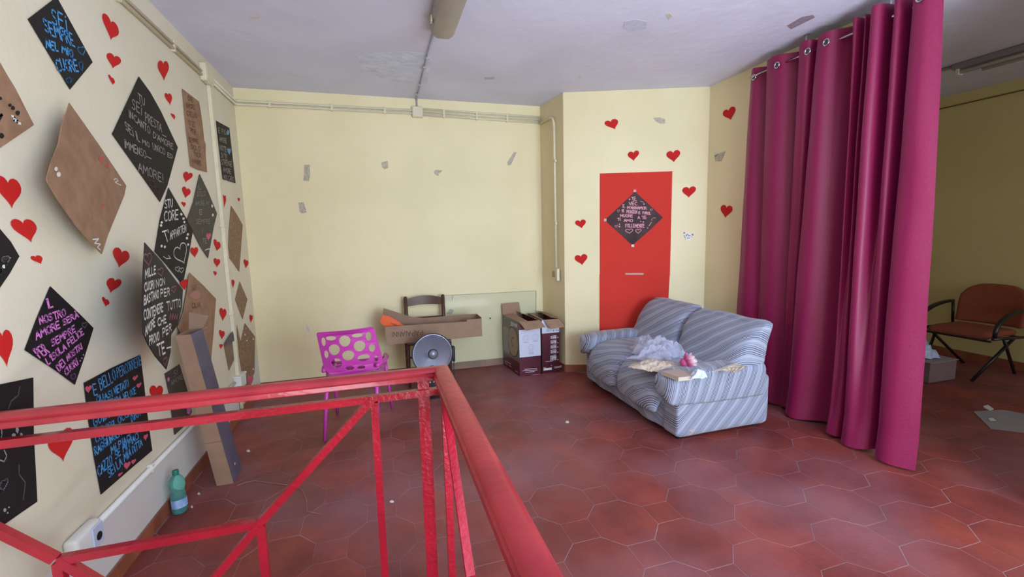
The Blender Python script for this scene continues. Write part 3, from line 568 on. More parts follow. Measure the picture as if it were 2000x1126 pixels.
# ------------------------------------------------------------------ paper hearts
def heart(F, L, R, T, label, p=(0.004, 0, 0), n=WX, group='red paper hearts on the left wall', lift=0.0):
    n = Vector(n).normalized()
    A, B, C = [on(F[0] + q[0] / F[2], F[1] + q[1] / F[2], p, n) for q in (L, R, T)]
    mid = (A + B) / 2; U = (B - A) / 32; V = (mid - C) / 21
    mb = MB(); mb.poly_prism([mid + U * x + V * (y - 4) for x, y in HEARTOUT], -n * 0.0015)
    return tag(mb.build('paper_heart', M_heart), label, 'heart', group)
HL = [
 (c1, (752, 120), (873, 235), (815, 292), 'tall red paper heart topmost of the three right of the blue-lettered diamond'),
 (c1, (785, 405), (888, 450), (830, 500), 'red paper heart, middle of the three right of the blue-lettered diamond'),
 (c1, (797, 555), (843, 598), (828, 620), 'tiny red paper heart lowest of the three right of the blue-lettered diamond'),
 (c2, (322, 380), (385, 385), (358, 466), 'red paper heart under the high conduit, largest of the three above the kraft strip'),
 (c2, (363, 555), (403, 560), (394, 607), 'red paper heart just left of the top of the kraft strip'),
 (c2, (399, 662), (421, 672), (418, 692), 'tiny red paper heart left of the tall kraft strip'),
 (c2, (470, 1005), (522, 1018), (482, 1054), 'red paper heart right under the tall kraft strip'),
 (c4, (312, 75), (355, 95), (328, 125), 'red paper heart between the big outlined-heart diamond and the faded diamond'),
 (c4, (308, 150), (330, 155), (322, 172), 'tiny red paper heart just left of the faded black diamond'),
 (c3, (-30, 255), (138, 290), (80, 417), 'large red paper heart cut by the left frame edge, upper one'),
 (c3, (76, 530), (235, 530), (205, 638), 'large red paper heart below left of the big blank kraft diamond'),
 (c3, (204, 745), (272, 735), (268, 778), 'small red paper heart above the pink-lettered kite'),
 (c3, (733, 695), (838, 735), (772, 802), 'red paper heart under the tip of the big blank kraft diamond'),
 (c3, (693, 890), (785, 905), (715, 966), 'red paper heart left of the curling black card, middle of three in a row'),
 (c3, (662, 1000), (708, 1030), (685, 1053), 'tiny red paper heart right of the pink-lettered kite'),
 (c4, (354, 400), (395, 395), (378, 437), 'red paper heart between the outlined-heart diamond and the faded diamond tip'),
 (c4, (476, 350), (513, 375), (493, 403), 'red paper heart left of the trunking, top of the trio level with the mottled diamond'),
 (c4, (477, 450), (510, 458), (493, 488), 'red paper heart left of the trunking, middle of the trio level with the mottled diamond'),
 (c4, (476, 512), (492, 517), (485, 532), 'tiny red paper heart left of the trunking under two larger ones'),
 (c4, (302, 572), (343, 562), (325, 607), 'red paper heart overlapping the tip of the outlined-heart diamond'),
 (c4, (521, 125), (541, 130), (531, 177), 'narrow red paper heart right of the trunking under the black strip'),
 (c4, (602, 128), (614, 130), (609, 143), 'tiniest red paper heart near the back corner above the mottled diamond'),
 (c4, (634, 455), (658, 465), (645, 493), 'red paper heart right of the mottled diamond by the back corner'),
 (c4, (570, 563), (585, 565), (578, 596), 'slim red paper heart on the right edge of the trunking'),
 (c4, (664, 745), (681, 750), (671, 778), 'slim red paper heart beside the smallest kraft diamond by the back corner'),
 (c4, (507, 715), (543, 725), (524, 768), 'red paper heart left of the trunking above the folded kraft piece'),
 (c4, (505, 825), (534, 835), (519, 864), 'red paper heart left of the folded-corner kraft piece'),
 (c4, (507, 895), (523, 897), (514, 914), 'tiny red paper heart beside the folded-corner kraft piece'),
 (c6, (707, 245), (770, 245), (738, 305), 'red paper heart peeking above the handrail right of the blue-lettered panel'),
 (c6, (228, 500), (350, 450), (300, 580), 'large red paper heart behind the rail between the two lowest black panels'),
 (c5, (-60, 590), (118, 570), (68, 820), 'large red paper heart cut by the left frame edge, lower one'),
]
for i, (F, L_, R_, T_, lb) in enumerate(HL): heart(F, L_, R_, T_, lb, p=(0.0035 if i != 19 else 0.011, 0, 0))
cc = (1100, 180, 1067 / 360)
PC = Vector((C1[0], C1[1], 0)) + nC * 0.004
for L_, R_, T_, lb in [((241, 185), (317, 165), (300, 215), 'red paper heart highest above the red paper panel'), ((373, 362), (440, 350), (408, 398), 'red paper heart above the left part of the red paper panel'),
    ((597, 362), (678, 350), (641, 406), 'red paper heart above the right corner of the red paper panel'), ((689, 568), (769, 560), (727, 611), 'red paper heart right of the red paper panel'),
    ((69, 757), (131, 747), (108, 788), 'red paper heart left of the red paper panel, upper of two'), ((66, 962), (140, 950), (111, 1001), 'red paper heart left of the red paper panel, lower of two')]:
    heart(cc, L_, R_, T_, lb, p=PC, n=nC, group='red paper hearts round the red panel')
for L_, R_, T_, lb in [((924, 128), (996, 95), (970, 161), 'red paper heart high beside the curtain'), ((911, 670), (980, 678), (937, 727), 'red paper heart beside the curtain at mid height')]:
    heart(cc, L_, R_, T_, lb, p=(C2[0] - 0.004, 0, 0), n=(-1, 0, 0), group='red paper hearts beside the curtain')

# red paper panel, two sheets
def px(F, x, y, p, n): return on(F[0] + x / F[2], F[1] + y / F[2], p, n)
r = root('red_paper_panel', px(FULL, 1238, 645, PC, nC), 'tall red paper panel taped to the wall behind the sofa', 'poster')
M_redp = mat('red_poster_paper', rgb(212, 62, 52), 0.85, 0.05, 3, 0.06, 14, spec=.15)
a = MB(); a.poly_prism([px(cc, x, y, PC, nC) for x, y in ((212, 470), (632, 457), (618, 1060), (212, 1060))], -nC * 0.002); child(a.build('upper_sheet', M_redp), r)
PC2 = PC - nC * 0.0018
a = MB(); a.poly_prism([px(cc, x, y, PC2, nC) for x, y in ((210, 1053), (617, 1053), (598, 1395), (210, 1395))], -nC * 0.0015); child(a.build('lower_sheet', M_redp), r)
M_tape = mat('clear_tape', rgb(216, 180, 170), 0.15, 0, alpha=0.45)
a = MB(); a.poly_prism([px(cc, x, y, PC + nC * .001, nC) for x, y in ((360, 1046), (465, 1046), (465, 1056), (360, 1056))], -nC * 0.0005); child(a.build('tape_strip', M_tape), r)
cd_ = (1170, 360, 1213 / 140); PD = PC + nC * 0.003
o = sheet('paper_poster', cd_, [(610, 120), (850, 340), (1082, 558), (840, 790), (565, 1030), (330, 815), (98, 602), (350, 370)], PD, nC, mat('worn_black_card', rgb(52, 30, 34), .6, 0, 7, spec=.25, col2=rgb(74, 52, 52)), 'black card diamond with pink writing on the red paper panel', 'poster')
k = Ink(PD, nC); W_ = .0075
for t, bl, br, tl in [('TE', (565, 280), (640, 275), (548, 215)), ('VEC', (512, 348), (650, 352), (508, 295)), ('E', (408, 392), (438, 390), (402, 340)), ("M'ANNAMOR", (482, 415), (805, 425), (478, 368)), ('SE', (385, 465), (425, 462), (382, 425)),
        ('PENZEN', (470, 480), (645, 490), (468, 432)), ('E', (672, 500), (700, 498), (670, 462)), ('PAROL', (740, 500), (880, 510), (738, 455)), ('MUORE', (365, 550), (575, 555), (362, 505)), ('A TE', (655, 582), (805, 580), (652, 535)),
        ('Ti', (318, 612), (360, 610), (312, 570)), ('AMO', (418, 630), (575, 632), (416, 585)), ('FOLLEMENTE', (450, 725), (770, 728), (448, 668))]: k.text(t, cd_, bl, br, tl, .0062)
k.heart(cd_, (448, 780), (572, 770), (515, 828), .007); k.heart(cd_, (618, 780), (712, 772), (662, 828), .007)
for x, y, q in ((518, 250, 15), (762, 330, 13), (345, 672, 10), (345, 712, 15), (705, 625, 10), (748, 635, 13), (892, 598, 10), (822, 735, 10)): k.blob(cd_, x, y, q)
k.line(cd_, [(885, 640), (845, 700)], .006); k.line(cd_, [(700, 285), (760, 300)], .004); k.heart(cd_, (268, 700), (318, 695), (292, 725), .004); k.heart(cd_, (862, 425), (905, 420), (882, 445), .004); k.heart(cd_, (308, 445), (348, 440), (325, 472), .004); k.line(cd_, [(905, 575), (930, 560), (960, 572)], .004)
k.done('lettering', mat('pale_pink_chalk', rgb(226, 158, 172), .6), o)
for x, y in ((605, 108), (105, 600), (572, 1035)):
    a = MB(); a.poly_prism([px(cd_, x + i * 22, y + q * 22, PD + nC * .001, nC) for i, q in ((-1, -1), (1, -1), (1, 1), (-1, 1))], -nC * .0005); q_ = a.build('corner_tape', M_tape); q_.parent = o
# small white sticker
o = sheet('wall_sticker', (1320, 440, 28.16), [(410, 380), (520, 340), (700, 420), (980, 440), (960, 600), (820, 700), (850, 800), (700, 850), (540, 800), (500, 650), (430, 560)], PC, nC, M_white, 'small white sticker with black scribbles right of the red panel', 'sticker', 0.001)
F_ = (1320, 440, 28.16); k = Ink(PC, nC); k.blob(F_, 465, 405, 48); k.blob(F_, 920, 505, 55); k.blob(F_, 860, 625, 30, .7); k.line(F_, [(560, 500), (560, 590), (640, 470), (700, 580), (800, 540)], .006); k.line(F_, [(620, 700), (750, 690)], .007); k.line(F_, [(470, 540), (500, 650), (540, 710)], .004); k.done('scribbles', mat('grey_ink', rgb(110, 100, 96), .6), o)

# tape remnants on the walls
M_rem = mat('old_tape', rgb(186, 176, 160), 0.3, 0, 60, .6, 60, col2=rgb(222, 214, 190), alpha=0.6)
M_remw = mat('torn_white_paper', rgb(222, 216, 208), 0.5, 0.2, 40)
rb_ = (560, 270, 2000 / 480)
def remnant(F, pts, p, n, label, m=None): return sheet('tape_remnant', F, pts, p, n, m or M_rem, label, 'tape', .0012)
PB = (0, -0.002, 0); NB = (0, -1, 0)
remnant(rb_, [(140, 215), (188, 215), (190, 300), (180, 348), (135, 345), (140, 280)], PB, NB, 'tall strip of old tape high on the left part of the back wall')
remnant(rb_, [(95, 522), (138, 520), (162, 600), (130, 612), (105, 600)], PB, NB, 'old tape scrap below the tall strip on the back wall')
remnant(rb_, [(770, 195), (822, 182), (825, 240), (795, 252), (775, 235)], PB, NB, 'crumpled tape scrap nearest the middle of the back wall')
remnant(rb_, [(1195, 270), (1215, 256), (1268, 262), (1235, 290), (1238, 306), (1212, 298)], PB, NB, 'triangular tape scrap right of the crumpled one on the back wall')
remnant(rb_, [(1850, 110), (1872, 115), (1825, 215), (1800, 222), (1795, 195)], PB, NB, 'faint slanting tape scrap at the right of the back wall')
remnant((380, 600, 1126 / 260), [(945, 155), (955, 148), (972, 190), (1000, 200), (970, 205), (945, 190)], PB, NB, 'torn paper scrap on the back wall above the pink chair', M_remw)
remnant((560, 560, 3.52), [(1095, 185), (1125, 150), (1150, 160), (1130, 190)], PB, NB, 'grey tape knot on the back wall beside the wooden chair')
remnant(cc, [(520, 150), (555, 145), (590, 155), (590, 180), (565, 182), (540, 170)], PC, nC, 'old tape scrap high above the red panel')
remnant(cc, [(875, 365), (905, 352), (940, 340), (930, 370), (915, 400), (880, 400)], (C2[0] - .002, 0, 0), (-1, 0, 0), 'old tape smear on the wall beside the curtain')
remnant((0, 0, 1), [(1395, 298), (1402, 296), (1400, 306), (1396, 306)], (C2[0] - .002, 0, 0), (-1, 0, 0), 'tiny tape fleck beside the curtain', M_remw)
# on the ceiling
PCe = (0, 0, H - .002); NCe = (0, 0, -1)
remnant((460, 0, 4.5454), [(125, 148), (200, 145), (212, 160), (170, 170), (130, 165)], PCe, NCe, 'bright torn tape scrap on the ceiling at the left', M_remw)
remnant((1380, 0, 3.754), [(590, 190), (700, 125), (780, 110), (795, 128), (720, 165), (620, 215)], PCe, NCe, 'brownish torn paint patch on the ceiling near the curtain', mat('bare_patch', rgb(166, 150, 166), .7, .3, 40))
remnant((960, 80, 5.63), [(955, 395), (975, 388), (992, 400), (975, 418)], PCe, NCe, 'small white scrap on the ceiling above the boxed-out corner', M_remw)
remnant((1280, 20, 1), [(20, 8), (28, 6), (34, 12), (26, 18)], PCe, NCe, 'small white scrap on the ceiling right of the lamp', M_remw)
remnant((1200, 20, 1), [(20, 22), (40, 18), (64, 22), (62, 36), (34, 42), (18, 34)], PCe, NCe, 'pale scraped patch on the ceiling right of the lamp', mat('scraped_plaster', rgb(208, 212, 236), .8, .1, 30))
remnant((700, 0, 3.752), [(918, 568), (1000, 565), (995, 580), (930, 582)], PCe, NCe, 'grey smear on the ceiling above the back wall', mat('grey_smear', rgb(186, 188, 210), .8, .1, 30))
# peeled plaster patch beside the ceiling conduit
mb = MB(); bm = mb.bm; P = []
for x, y in ((700, 110), (740, 104), (790, 101), (830, 104), (842, 118), (838, 140), (834, 165), (790, 162), (745, 155), (718, 145), (703, 128)): P.append(on(x, y, (0, 0, H - .0015), NCe))
mb.poly_prism(P, (0, 0, 0.001)); tag(mb.build('plaster_patch', mat('raw_plaster', rgb(204, 210, 232), .8, 0, 9, .8, 18, col2=rgb(222, 228, 246))), 'rough peeled plaster patch on the ceiling left of the lamp conduit', 'plaster patch')

# ------------------------------------------------------------------ ceiling lamps
r = root('ceiling_lamp', (1.69, -2.4, 2.79), 'closed fluorescent ceiling lamp with a beige cover at the top', 'lamp')
mb = MB(); prof = [(-.085, .115), (-.085, .06), (-.07, .02), (-.04, 0), (.04, 0), (.07, .02), (.085, .06), (.085, .115)]
bm = mb.bm; rings = []
for y, s_ in ((-1.755, .82), (-1.765, .95), (-1.79, 1.0), (-3.0, 1.0), (-3.03, .9)):
    rings.append([bm.verts.new((1.695 + x * s_, y, H - .115 + z_ * (1 if s_ > .99 else .97) + (0 if s_ > .9 else .012))) for x, z_ in prof])
for i in range(len(rings) - 1):
    for k_ in range(len(prof) - 1): bm.faces.new((rings[i][k_], rings[i][k_ + 1], rings[i + 1][k_ + 1], rings[i + 1][k_]))
bm.faces.new(rings[0]); bm.faces.new(rings[-1][::-1])
child(mb.build('lamp_cover', mat('beige_diffuser', rgb(158, 148, 138), .35, .12, 4), auto=0.6), r)
child(MB().box(1.615, 1.775, -3.0, -1.79, H - .03, H - .001).build('lamp_base', mat('grey_plastic', rgb(130, 126, 124), .5)), r)
child(MB().tube([(1.665, -1.70, H - .014), (1.665, -1.765, H - .03)], .014, 10).tube([(1.665, -1.69, H - .013), (1.665, -1.70, H - .013)], .02, 10).build('cable_gland', M_white, smooth=True), r)
for y in (-1.9, -2.5): child(MB().box(1.602, 1.612, y - .02, y + .02, H - .08, H - .04, .002).build('cover_clip', M_cond), r)
r = root('batten_lamp', (6.28, -2.7, 2.80), 'bare fluorescent batten on the ceiling of the dark room', 'lamp')
child(MB().box(6.2, 6.36, -3.6, -2.0, H - .05, H - .001, .006).build('batten_body', mat('grey_enamel', rgb(140, 140, 150), .4)), r)
child(MB().tube([(6.24, -3.55, H - .075), (6.24, -2.05, H - .075)], .018, 10).build('lamp_tube', mat('frosted_tube', rgb(200, 200, 210), .2), smooth=True), r)
child(MB().tube([(6.40, -3.55, H - .06), (6.40, -2.12, H - .06)], .018, 10).build('lamp_tube', MATS['frosted_tube'], smooth=True), r)
for y in (-3.57, -2.04): child(MB().box(6.21, 6.27, y - .01, y + .01, H - .10, H - .045).build('lamp_holder', M_white), r)
conduit([[(6.25, -1.99, H - .013), (6.05, -1.0, H - .013)]], .012, 'grey conduit on the dark room ceiling leading to the batten lamp', m=MATS['grey_conduit'])
conduit([[(XR - .012, -4.5, 2.785), (XR - .012, -0.1, 2.785)]], .006, 'thin dark cable along the top of the far yellow wall', name='wall_cable', m=mat('dim_cable', rgb(110, 100, 70), .6))

# ------------------------------------------------------------------ stair railing
r = root('stair_railing', (1.425, -3.11, 0), 'red painted metal stair railing with a varnished wooden handrail', 'railing')
YR = -3.11; XRR = 1.4255
prof = [(-.0375, -.016), (-.0375, 0), (-.030, .004), (-.0325, .012), (-.026, .021), (-.012, .026), (.012, .026), (.026, .021), (.0325, .012), (.030, .004), (.0375, 0), (.0375, -.016)]
def handrail(path_fn, a, b):
    mb = MB(); bm = mb.bm
    R_ = [[bm.verts.new(path_fn(t, u, v)) for u, v in prof] for t in (a, b)]
    n = len(prof)
    for k_ in range(n): bm.faces.new((R_[0][k_], R_[0][(k_ + 1) % n], R_[1][(k_ + 1) % n], R_[1][k_]))
    bm.faces.new(R_[0][::-1]); bm.faces.new(R_[1]); return mb
ZH = 0.946
child(handrail(lambda t, u, v: Vector((t + (u if t > .5 else 0), YR - u * -1 * 1.0, ZH + v)), -.0630, XRR).build('handrail', M_wood, auto=0.9), r)
child(handrail(lambda t, u, v: Vector((XRR + u, t + (u if t > -4 else 0), ZH + v)), YR, -5.6).build('handrail', M_wood, auto=0.9), r)
T = .028
def rail(name, p0, p1, wx=T, wy=T, up=(0, 1, 0)): child(MB().bar(p0, p1, wx, wy, up).build(name, M_red), r)
rail('top_bar', (-.0625, YR, .869), (1.41, YR, .869))
rail('handrail_plate', (-.0625, YR, .925), (1.40, YR, .925), .008, .035, (0, 1, 0))
rail('corner_post', (1.35, YR, -.0789), (1.35, YR, .925), .046, .012, (0, 1, 0))
rail('bottom_bar', (-.0625, YR, -.03), (1.41, YR, -.03))
for a_, b_ in (((1.157, YR, .86), (1.157, YR, -.03)), ((.722, YR, .43), (.722, YR, -.03)), ((.105, YR, .43), (.105, YR, -.03)), ((.405, YR, .13), (.405, YR, -.03))): rail('vertical_bar', a_, b_)
for a_, b_ in (((1.150, YR - .002, .868), (.715, YR - .002, .435)), ((.715, YR - .003, .432), (.41, YR - .003, .10)), ((.11, YR - .002, .44), (.40, YR - .002, .10)), ((.10, YR - .003, .445), (-.0625, YR - .003, .607))): rail('diagonal_bar', a_, b_)
rail('middle_bar', (.105, YR, .437), (.72, YR, .437))
# branch towards the camera
rail('top_bar', (XRR, YR - .03, .869), (XRR, -5.5, .869), up=(1, 0, 0)); rail('handrail_plate', (XRR, YR - .03, .925), (XRR, -5.5, .925), .008, .035, (1, 0, 0)); rail('bottom_bar', (XRR, YR, -.03), (XRR, -5.5, -.03), up=(1, 0, 0))
for y, z in ((-3.175, .86), (-3.635, .43), (-4.25, .43), (-4.72, .86), (-3.945, .13)): rail('vertical_bar', (XRR, y, z), (XRR, y, -.03), T, T, (1, 0, 0))
for a_, b_ in (((XRR - .002, -3.19, .868), (XRR - .002, -3.635, .435)), ((XRR - .003, -3.63, .432), (XRR - .003, -3.94, .10)), ((XRR - .002, -4.25, .44), (XRR - .002, -3.95, .10)), ((XRR - .003, -4.25, .44), (XRR - .003, -4.70, .868))): rail('diagonal_bar', a_, b_, up=(1, 0, 0))
rail('middle_bar', (XRR, -3.64, .437), (XRR, -4.25, .437), up=(1, 0, 0))
rail('corner_post', (XRR, -5.4, -.0789), (XRR, -5.4, .925), .046, .012, (1, 0, 0))

RM = Matrix.Translation(CAM) @ Matrix.Scale(0.95, 4) @ Matrix.Translation(-CAM)
for o in r.children: o.data.transform(RM)
r.location = RM @ Vector((1.425, -3.11, -.0789))
for o in r.children: o.matrix_parent_inverse = Matrix.Translation(r.location).inverted()

# ------------------------------------------------------------------ sofa
def stripes(name, v, per=0.0135):
    M = bpy.data.materials.new(name); M.use_nodes = True; nt = M.node_tree; b = nt.nodes['Principled BSDF']; b.inputs['Roughness'].default_value = .9; b.inputs['Sheen Weight'].default_value = .25
    g = nt.nodes.new('ShaderNodeTexCoord'); d = nt.nodes.new('ShaderNodeVectorMath'); d.operation = 'DOT_PRODUCT'; d.inputs[1].default_value = v; nt.links.new(g.outputs['Object'], d.inputs[0])
    nz = nt.nodes.new('ShaderNodeTexNoise'); nz.inputs['Scale'].default_value = 2.2; nz.inputs['Detail'].default_value = 1; nt.links.new(g.outputs['Object'], nz.inputs['Vector'])
    ma = nt.nodes.new('ShaderNodeMath'); ma.operation = 'MULTIPLY_ADD'; ma.inputs[1].default_value = .11; nt.links.new(nz.outputs['Fac'], ma.inputs[0]); nt.links.new(d.outputs['Value'], ma.inputs[2])
    def wave(p, ph=0):
        mm = nt.nodes.new('ShaderNodeMath'); mm.operation = 'MULTIPLY_ADD'; mm.inputs[1].default_value = 2 * math.pi / p; mm.inputs[2].default_value = ph; nt.links.new(ma.outputs[0], mm.inputs[0])
        s = nt.nodes.new('ShaderNodeMath'); s.operation = 'SINE'; nt.links.new(mm.outputs[0], s.inputs[0]); return s.outputs[0]
    w1 = wave(per); w2 = wave(per * 8.3); w3 = wave(per * 2.7, 1.0)
    r1 = nt.nodes.new('ShaderNodeMapRange'); r1.inputs[1].default_value = .35; r1.inputs[2].default_value = .75; nt.links.new(w1, r1.inputs[0])
    r2 = nt.nodes.new('ShaderNodeMapRange'); r2.inputs[1].default_value = -.75; r2.inputs[2].default_value = .1; r2.inputs[3].default_value = .12; nt.links.new(w2, r2.inputs[0])
    mu = nt.nodes.new('ShaderNodeMath'); mu.operation = 'MULTIPLY'; nt.links.new(r1.outputs[0], mu.inputs[0]); nt.links.new(r2.outputs[0], mu.inputs[1])
    r3 = nt.nodes.new('ShaderNodeMapRange'); r3.inputs[1].default_value = -1; r3.inputs[2].default_value = 1; nt.links.new(w3, r3.inputs[0])
    bs = nt.nodes.new('ShaderNodeMix'); bs.data_type = 'RGBA'; bs.inputs[6].default_value = rgb(150, 156, 178); bs.inputs[7].default_value = rgb(170, 176, 198); nt.links.new(r3.outputs[0], bs.inputs[0])
    x = nt.nodes.new('ShaderNodeMix'); x.data_type = 'RGBA'; x.inputs[7].default_value = rgb(28, 30, 48); nt.links.new(mu.outputs[0], x.inputs[0]); nt.links.new(bs.outputs[2], x.inputs[6]); nt.links.new(x.outputs[2], b.inputs['Base Color'])
    bp = nt.nodes.new('ShaderNodeBump'); bp.inputs['Strength'].default_value = .4; bp.inputs['Distance'].default_value = .004; bp.invert = True; nt.links.new(r1.outputs[0], bp.inputs['Height']); nt.links.new(bp.outputs[0], b.inputs['Normal'])
    return M
S_side = stripes('striped_cover_side', (-1.0, 0.0, 0.8)); S_seat = stripes('striped_cover_seat', (.75, .5, .8)); S_back = stripes('striped_cover_back', (0.15, .75, 1.0)); S_arm = stripes('striped_cover_arm', (1.15, -.35, -.35))
S_front = stripes('striped_cover_front', (-.3, -.45, .95))
def soft(x0, x1, y0, y1, z0, z1, r_, N=12, fn=None, amp=.006, sc=5):
    """rounded, slightly lumpy cushion; fn(u,v,w,p) reshapes it, u v w in 0..1"""
    mb = MB(); bm = mb.bm; bmesh.ops.create_cube(bm, size=2.0); bmesh.ops.subdivide_edges(bm, edges=bm.edges, cuts=N, use_grid_fill=True)
    hx, hy, hz = (x1 - x0) / 2, (y1 - y0) / 2, (z1 - z0) / 2; rr = min(r_, hx * .98, hy * .98, hz * .98)
    for v in bm.verts:
        u = (v.co.x + 1) / 2, (v.co.y + 1) / 2, (v.co.z + 1) / 2
        # concentrate subdivisions near the edges
        q = Vector([math.copysign(abs(c) ** .7, c) for c in v.co]); p = Vector((q.x * hx, q.y * hy, q.z * hz))
        inner = Vector((max(-hx + rr, min(hx - rr, p.x)), max(-hy + rr, min(hy - rr, p.y)), max(-hz + rr, min(hz - rr, p.z))))
        d = p - inner
        if d.length > 1e-6:
            p = inner + d.normalized() * rr
        p += Vector(((x0 + x1) / 2, (y0 + y1) / 2, (z0 + z1) / 2))
        if fn: p = fn(u[0], u[1], u[2], p)
        p += Vector([noise.noise(p * sc + Vector((k_ * 9.1, 0, 0))) for k_ in range(3)]) * amp
        v.co = p
    return mb
sofa = root('sofa', (3.56, -1.62, 0), 'two-seat sofa under a loose grey-blue striped cover', 'sofa')
Y0, Y1 = -2.335, -0.885
child(soft(3.165, 3.94, Y0 + .12, Y1 - .1, .035, .33, .03, fn=lambda u, v, w_, p: p + Vector((-.035 * max(0, .5 - u) * (1 - w_) - .0, 0, 0)) + Vector((.012 * math.sin(p.y * 17 + p.z * 9) * (u < .1), 0, 0))).build('sofa_base', S_front, smooth=True), sofa)
# arms: a straight side panel plus a pad thrown over it
for nm, ya, yb, sg in (('near', Y0, Y0 + .19, -1), ('far', Y1 - .19, Y1, 1)):
    def side(u, v, w_, p, sg=sg): return p + Vector((0, sg * .008 * math.sin(w_ * 3.0), 0))
    child(soft(3.155, 3.965, ya, yb, .03, .42, .035, fn=side).build('side_panel', S_side, smooth=True), sofa)
    def pad(u, v, w_, p, sg=sg):
        p = p.copy()
        outer = v if sg > 0 else 1 - v
        if w_ < .5: p.z += (-.10 * outer + .06 * (1 - outer)) * (1 - w_ * 2) * (1 - .55 * (1 - u))
        p.z += .02 * math.sin(u * 3.1) * w_ - .012 * (1 - u) + .035 * max(0, u - .8) * 5 * .4
        p.x -= .02 * (1 - u) * (1 - w_)
        return p
    child(soft(3.085, 3.93, ya - (.028 if sg < 0 else .01), yb + (.028 if sg > 0 else .01), .335, .505, .06, fn=pad, amp=.01, sc=6).build('arm_pad', S_arm, smooth=True), sofa)
ym = -1.60
for ya, yb in ((Y0 + .17, ym - .004), (ym + .004, Y1 - .17)):
    def seat(u, v, w_, p):
        p = p.copy(); f = max(0, 1 - u * 2.6)
        p.z -= .14 * f * f * (1.0 - .25 * w_) ; p.z += .018 * math.sin(v * 3.14) * math.sin(u * 3.14) * w_
        p.x -= .025 * f * math.sin(v * 3.14) ; return p
    child(soft(3.085, 3.74, ya, yb, .285, .455, .055, 14, fn=seat, amp=.008).build('seat_cushion', S_seat, smooth=True), sofa)
for i_, (ya, yb) in enumerate(((Y0 - .0, ym - .003), (ym + .003, Y1 + .01))):
    def back(u, v, w_, p, i_=i_):
        p = p.copy(); p.x += (.27 * w_ - .02) * (1 - u) + (.13 + .095 * w_) * u
        p.x -= .035 * math.sin(v * 3.14) * math.sin(w_ * 3.14) * (u < .5)
        e = v if i_ == 0 else 1 - v      # e = 0 at the outer end
        if i_ == 1: p.z += -.16 * max(0, (.22 - e) / .22) ** 2 * w_; p.z += .012
        p.y += (-.03 * w_ if i_ == 0 else -.02 * w_) * max(0, 1 - e * 3) * (1 if i_ == 0 else -1) * -1 * (-1 if i_ == 0 else 1)
        if w_ < .3: p.y += (.035 if i_ == 0 else -.13) * (1 - w_ / .3) * max(0, 1 - e * 2)
        return p
    child(soft(3.60, 3.765, ya, yb, .40, .815, .06, 14, fn=back, amp=.010).build('back_cushion', S_back, smooth=True), sofa)
child(soft(3.80, 3.965, Y0 + .16, Y1 - .16, .05, .62, .03, fn=lambda u, v, w_, p: p + Vector((.03 * w_, 0, 0))).build('back_frame', S_side, smooth=True), sofa)
for x, y in ((3.22, Y0 + .07), (3.90, Y0 + .07), (3.22, Y1 - .07), (3.90, Y1 - .07)): child(MB().lathe([(.02, 0), (.024, .045)], (x, y, 0), 12).build('foot', M_dkb), sofa)
q = MB().lathe([(.0, .0), (.012, .001), (.010, .004), (0, .006)], (0, 0, 0), 10, Matrix.Rotation(math.radians(90), 4, 'X')).build('stain', mat('tan_stain', rgb(190, 160, 130), .8)); q.location = (3.27, Y0 - .004, .075); child(q, sofa)

# things on the sofa
def crumple(name, cx, cy, z, rx, ry, h, m, label, cat, seed, N=40, fold=9, rot=0.0, edge=.25, parent=None):
    mb = MB(); bm = mb.bm; rnd = random.Random(seed); off = Vector((seed * 3.7, seed * 1.3, 0)); V = []
    for a in range(N):
        row = []
        for b in range(N):
            u = a / (N - 1) * 2 - 1; v = b / (N - 1) * 2 - 1
            # square to disc, ragged rim
            du, dv = u * math.sqrt(1 - v * v / 2), v * math.sqrt(1 - u * u / 2); rr = math.hypot(du, dv)
            rag = 1 + edge * noise.noise(Vector((du * 2.2, dv * 2.2, seed)) ) * rr
            x, y = du * rx * rag, dv * ry * rag
            n1 = 1 - abs(noise.noise(Vector((x, y, 0)) * fold + off)) * 2.2; n2 = 1 - abs(noise.noise(Vector((x, y, .5)) * fold * 2.7 + off)) * 2
            zz = h * (1 - rr ** 2.2) * (.55 + .6 * n1 * .7 + .25 * n2) + .004 + .006 * rr * max(0, n2)
            X = x * math.cos(rot) - y * math.sin(rot); Y = x * math.sin(rot) + y * math.cos(rot)
            row.append(bm.verts.new((cx + X + .3 * h * noise.noise(Vector((X * 14, Y * 14, seed))), cy + Y + .3 * h * noise.noise(Vector((Y * 14, X * 14, seed + 4))), z + max(.003, zz))))
        V.append(row)
    for a in range(N - 1):
        for b in range(N - 1): bm.faces.new((V[a][b], V[a + 1][b], V[a + 1][b + 1], V[a][b + 1]))
    o = mb.build(name, m, smooth=True)
    if label: tag(o, label, cat)
    if parent: child(o, parent)
    return o
M_tulle = mat('lilac_white_tulle', rgb(226, 226, 246), .85, 0, 25, .5, 80, col2=rgb(206, 208, 238), alpha=.42, sheen=.4)
t_ = root('tulle_veil', on(1285, 690, (0, 0, .47), (0, 0, 1)), 'crumpled heap of lilac-white tulle on the sofa seat', 'veil')
pt = lambda x, y, z: on(x, y, (0, 0, z), (0, 0, 1))
for i_, (x, y, rx, ry, hh, rz) in enumerate(((1284, 690, .20, .15, .135, .2), (1262, 684, .14, .12, .12, .9), (1310, 692, .13, .10, .10, 1.6), (1280, 700, .19, .11, .09, 0))):
    p = pt(x, y, .465); crumple('tulle_layer', p.x, p.y, .462 + .004 * i_, rx, ry, hh, M_tulle, None, None, 3 + i_, 44, 11, rz, .5, t_)
p = pt(1283, 718, .465)
crumple('cream_cloth', p.x, p.y, .462, .19, .12, .055, mat('cream_cotton', rgb(214, 196, 180), .85, .12, 20, .4, 60), 'crumpled cream cloth in front of the tulle on the sofa', 'cloth', 21, 46, 12, -.5, .4)
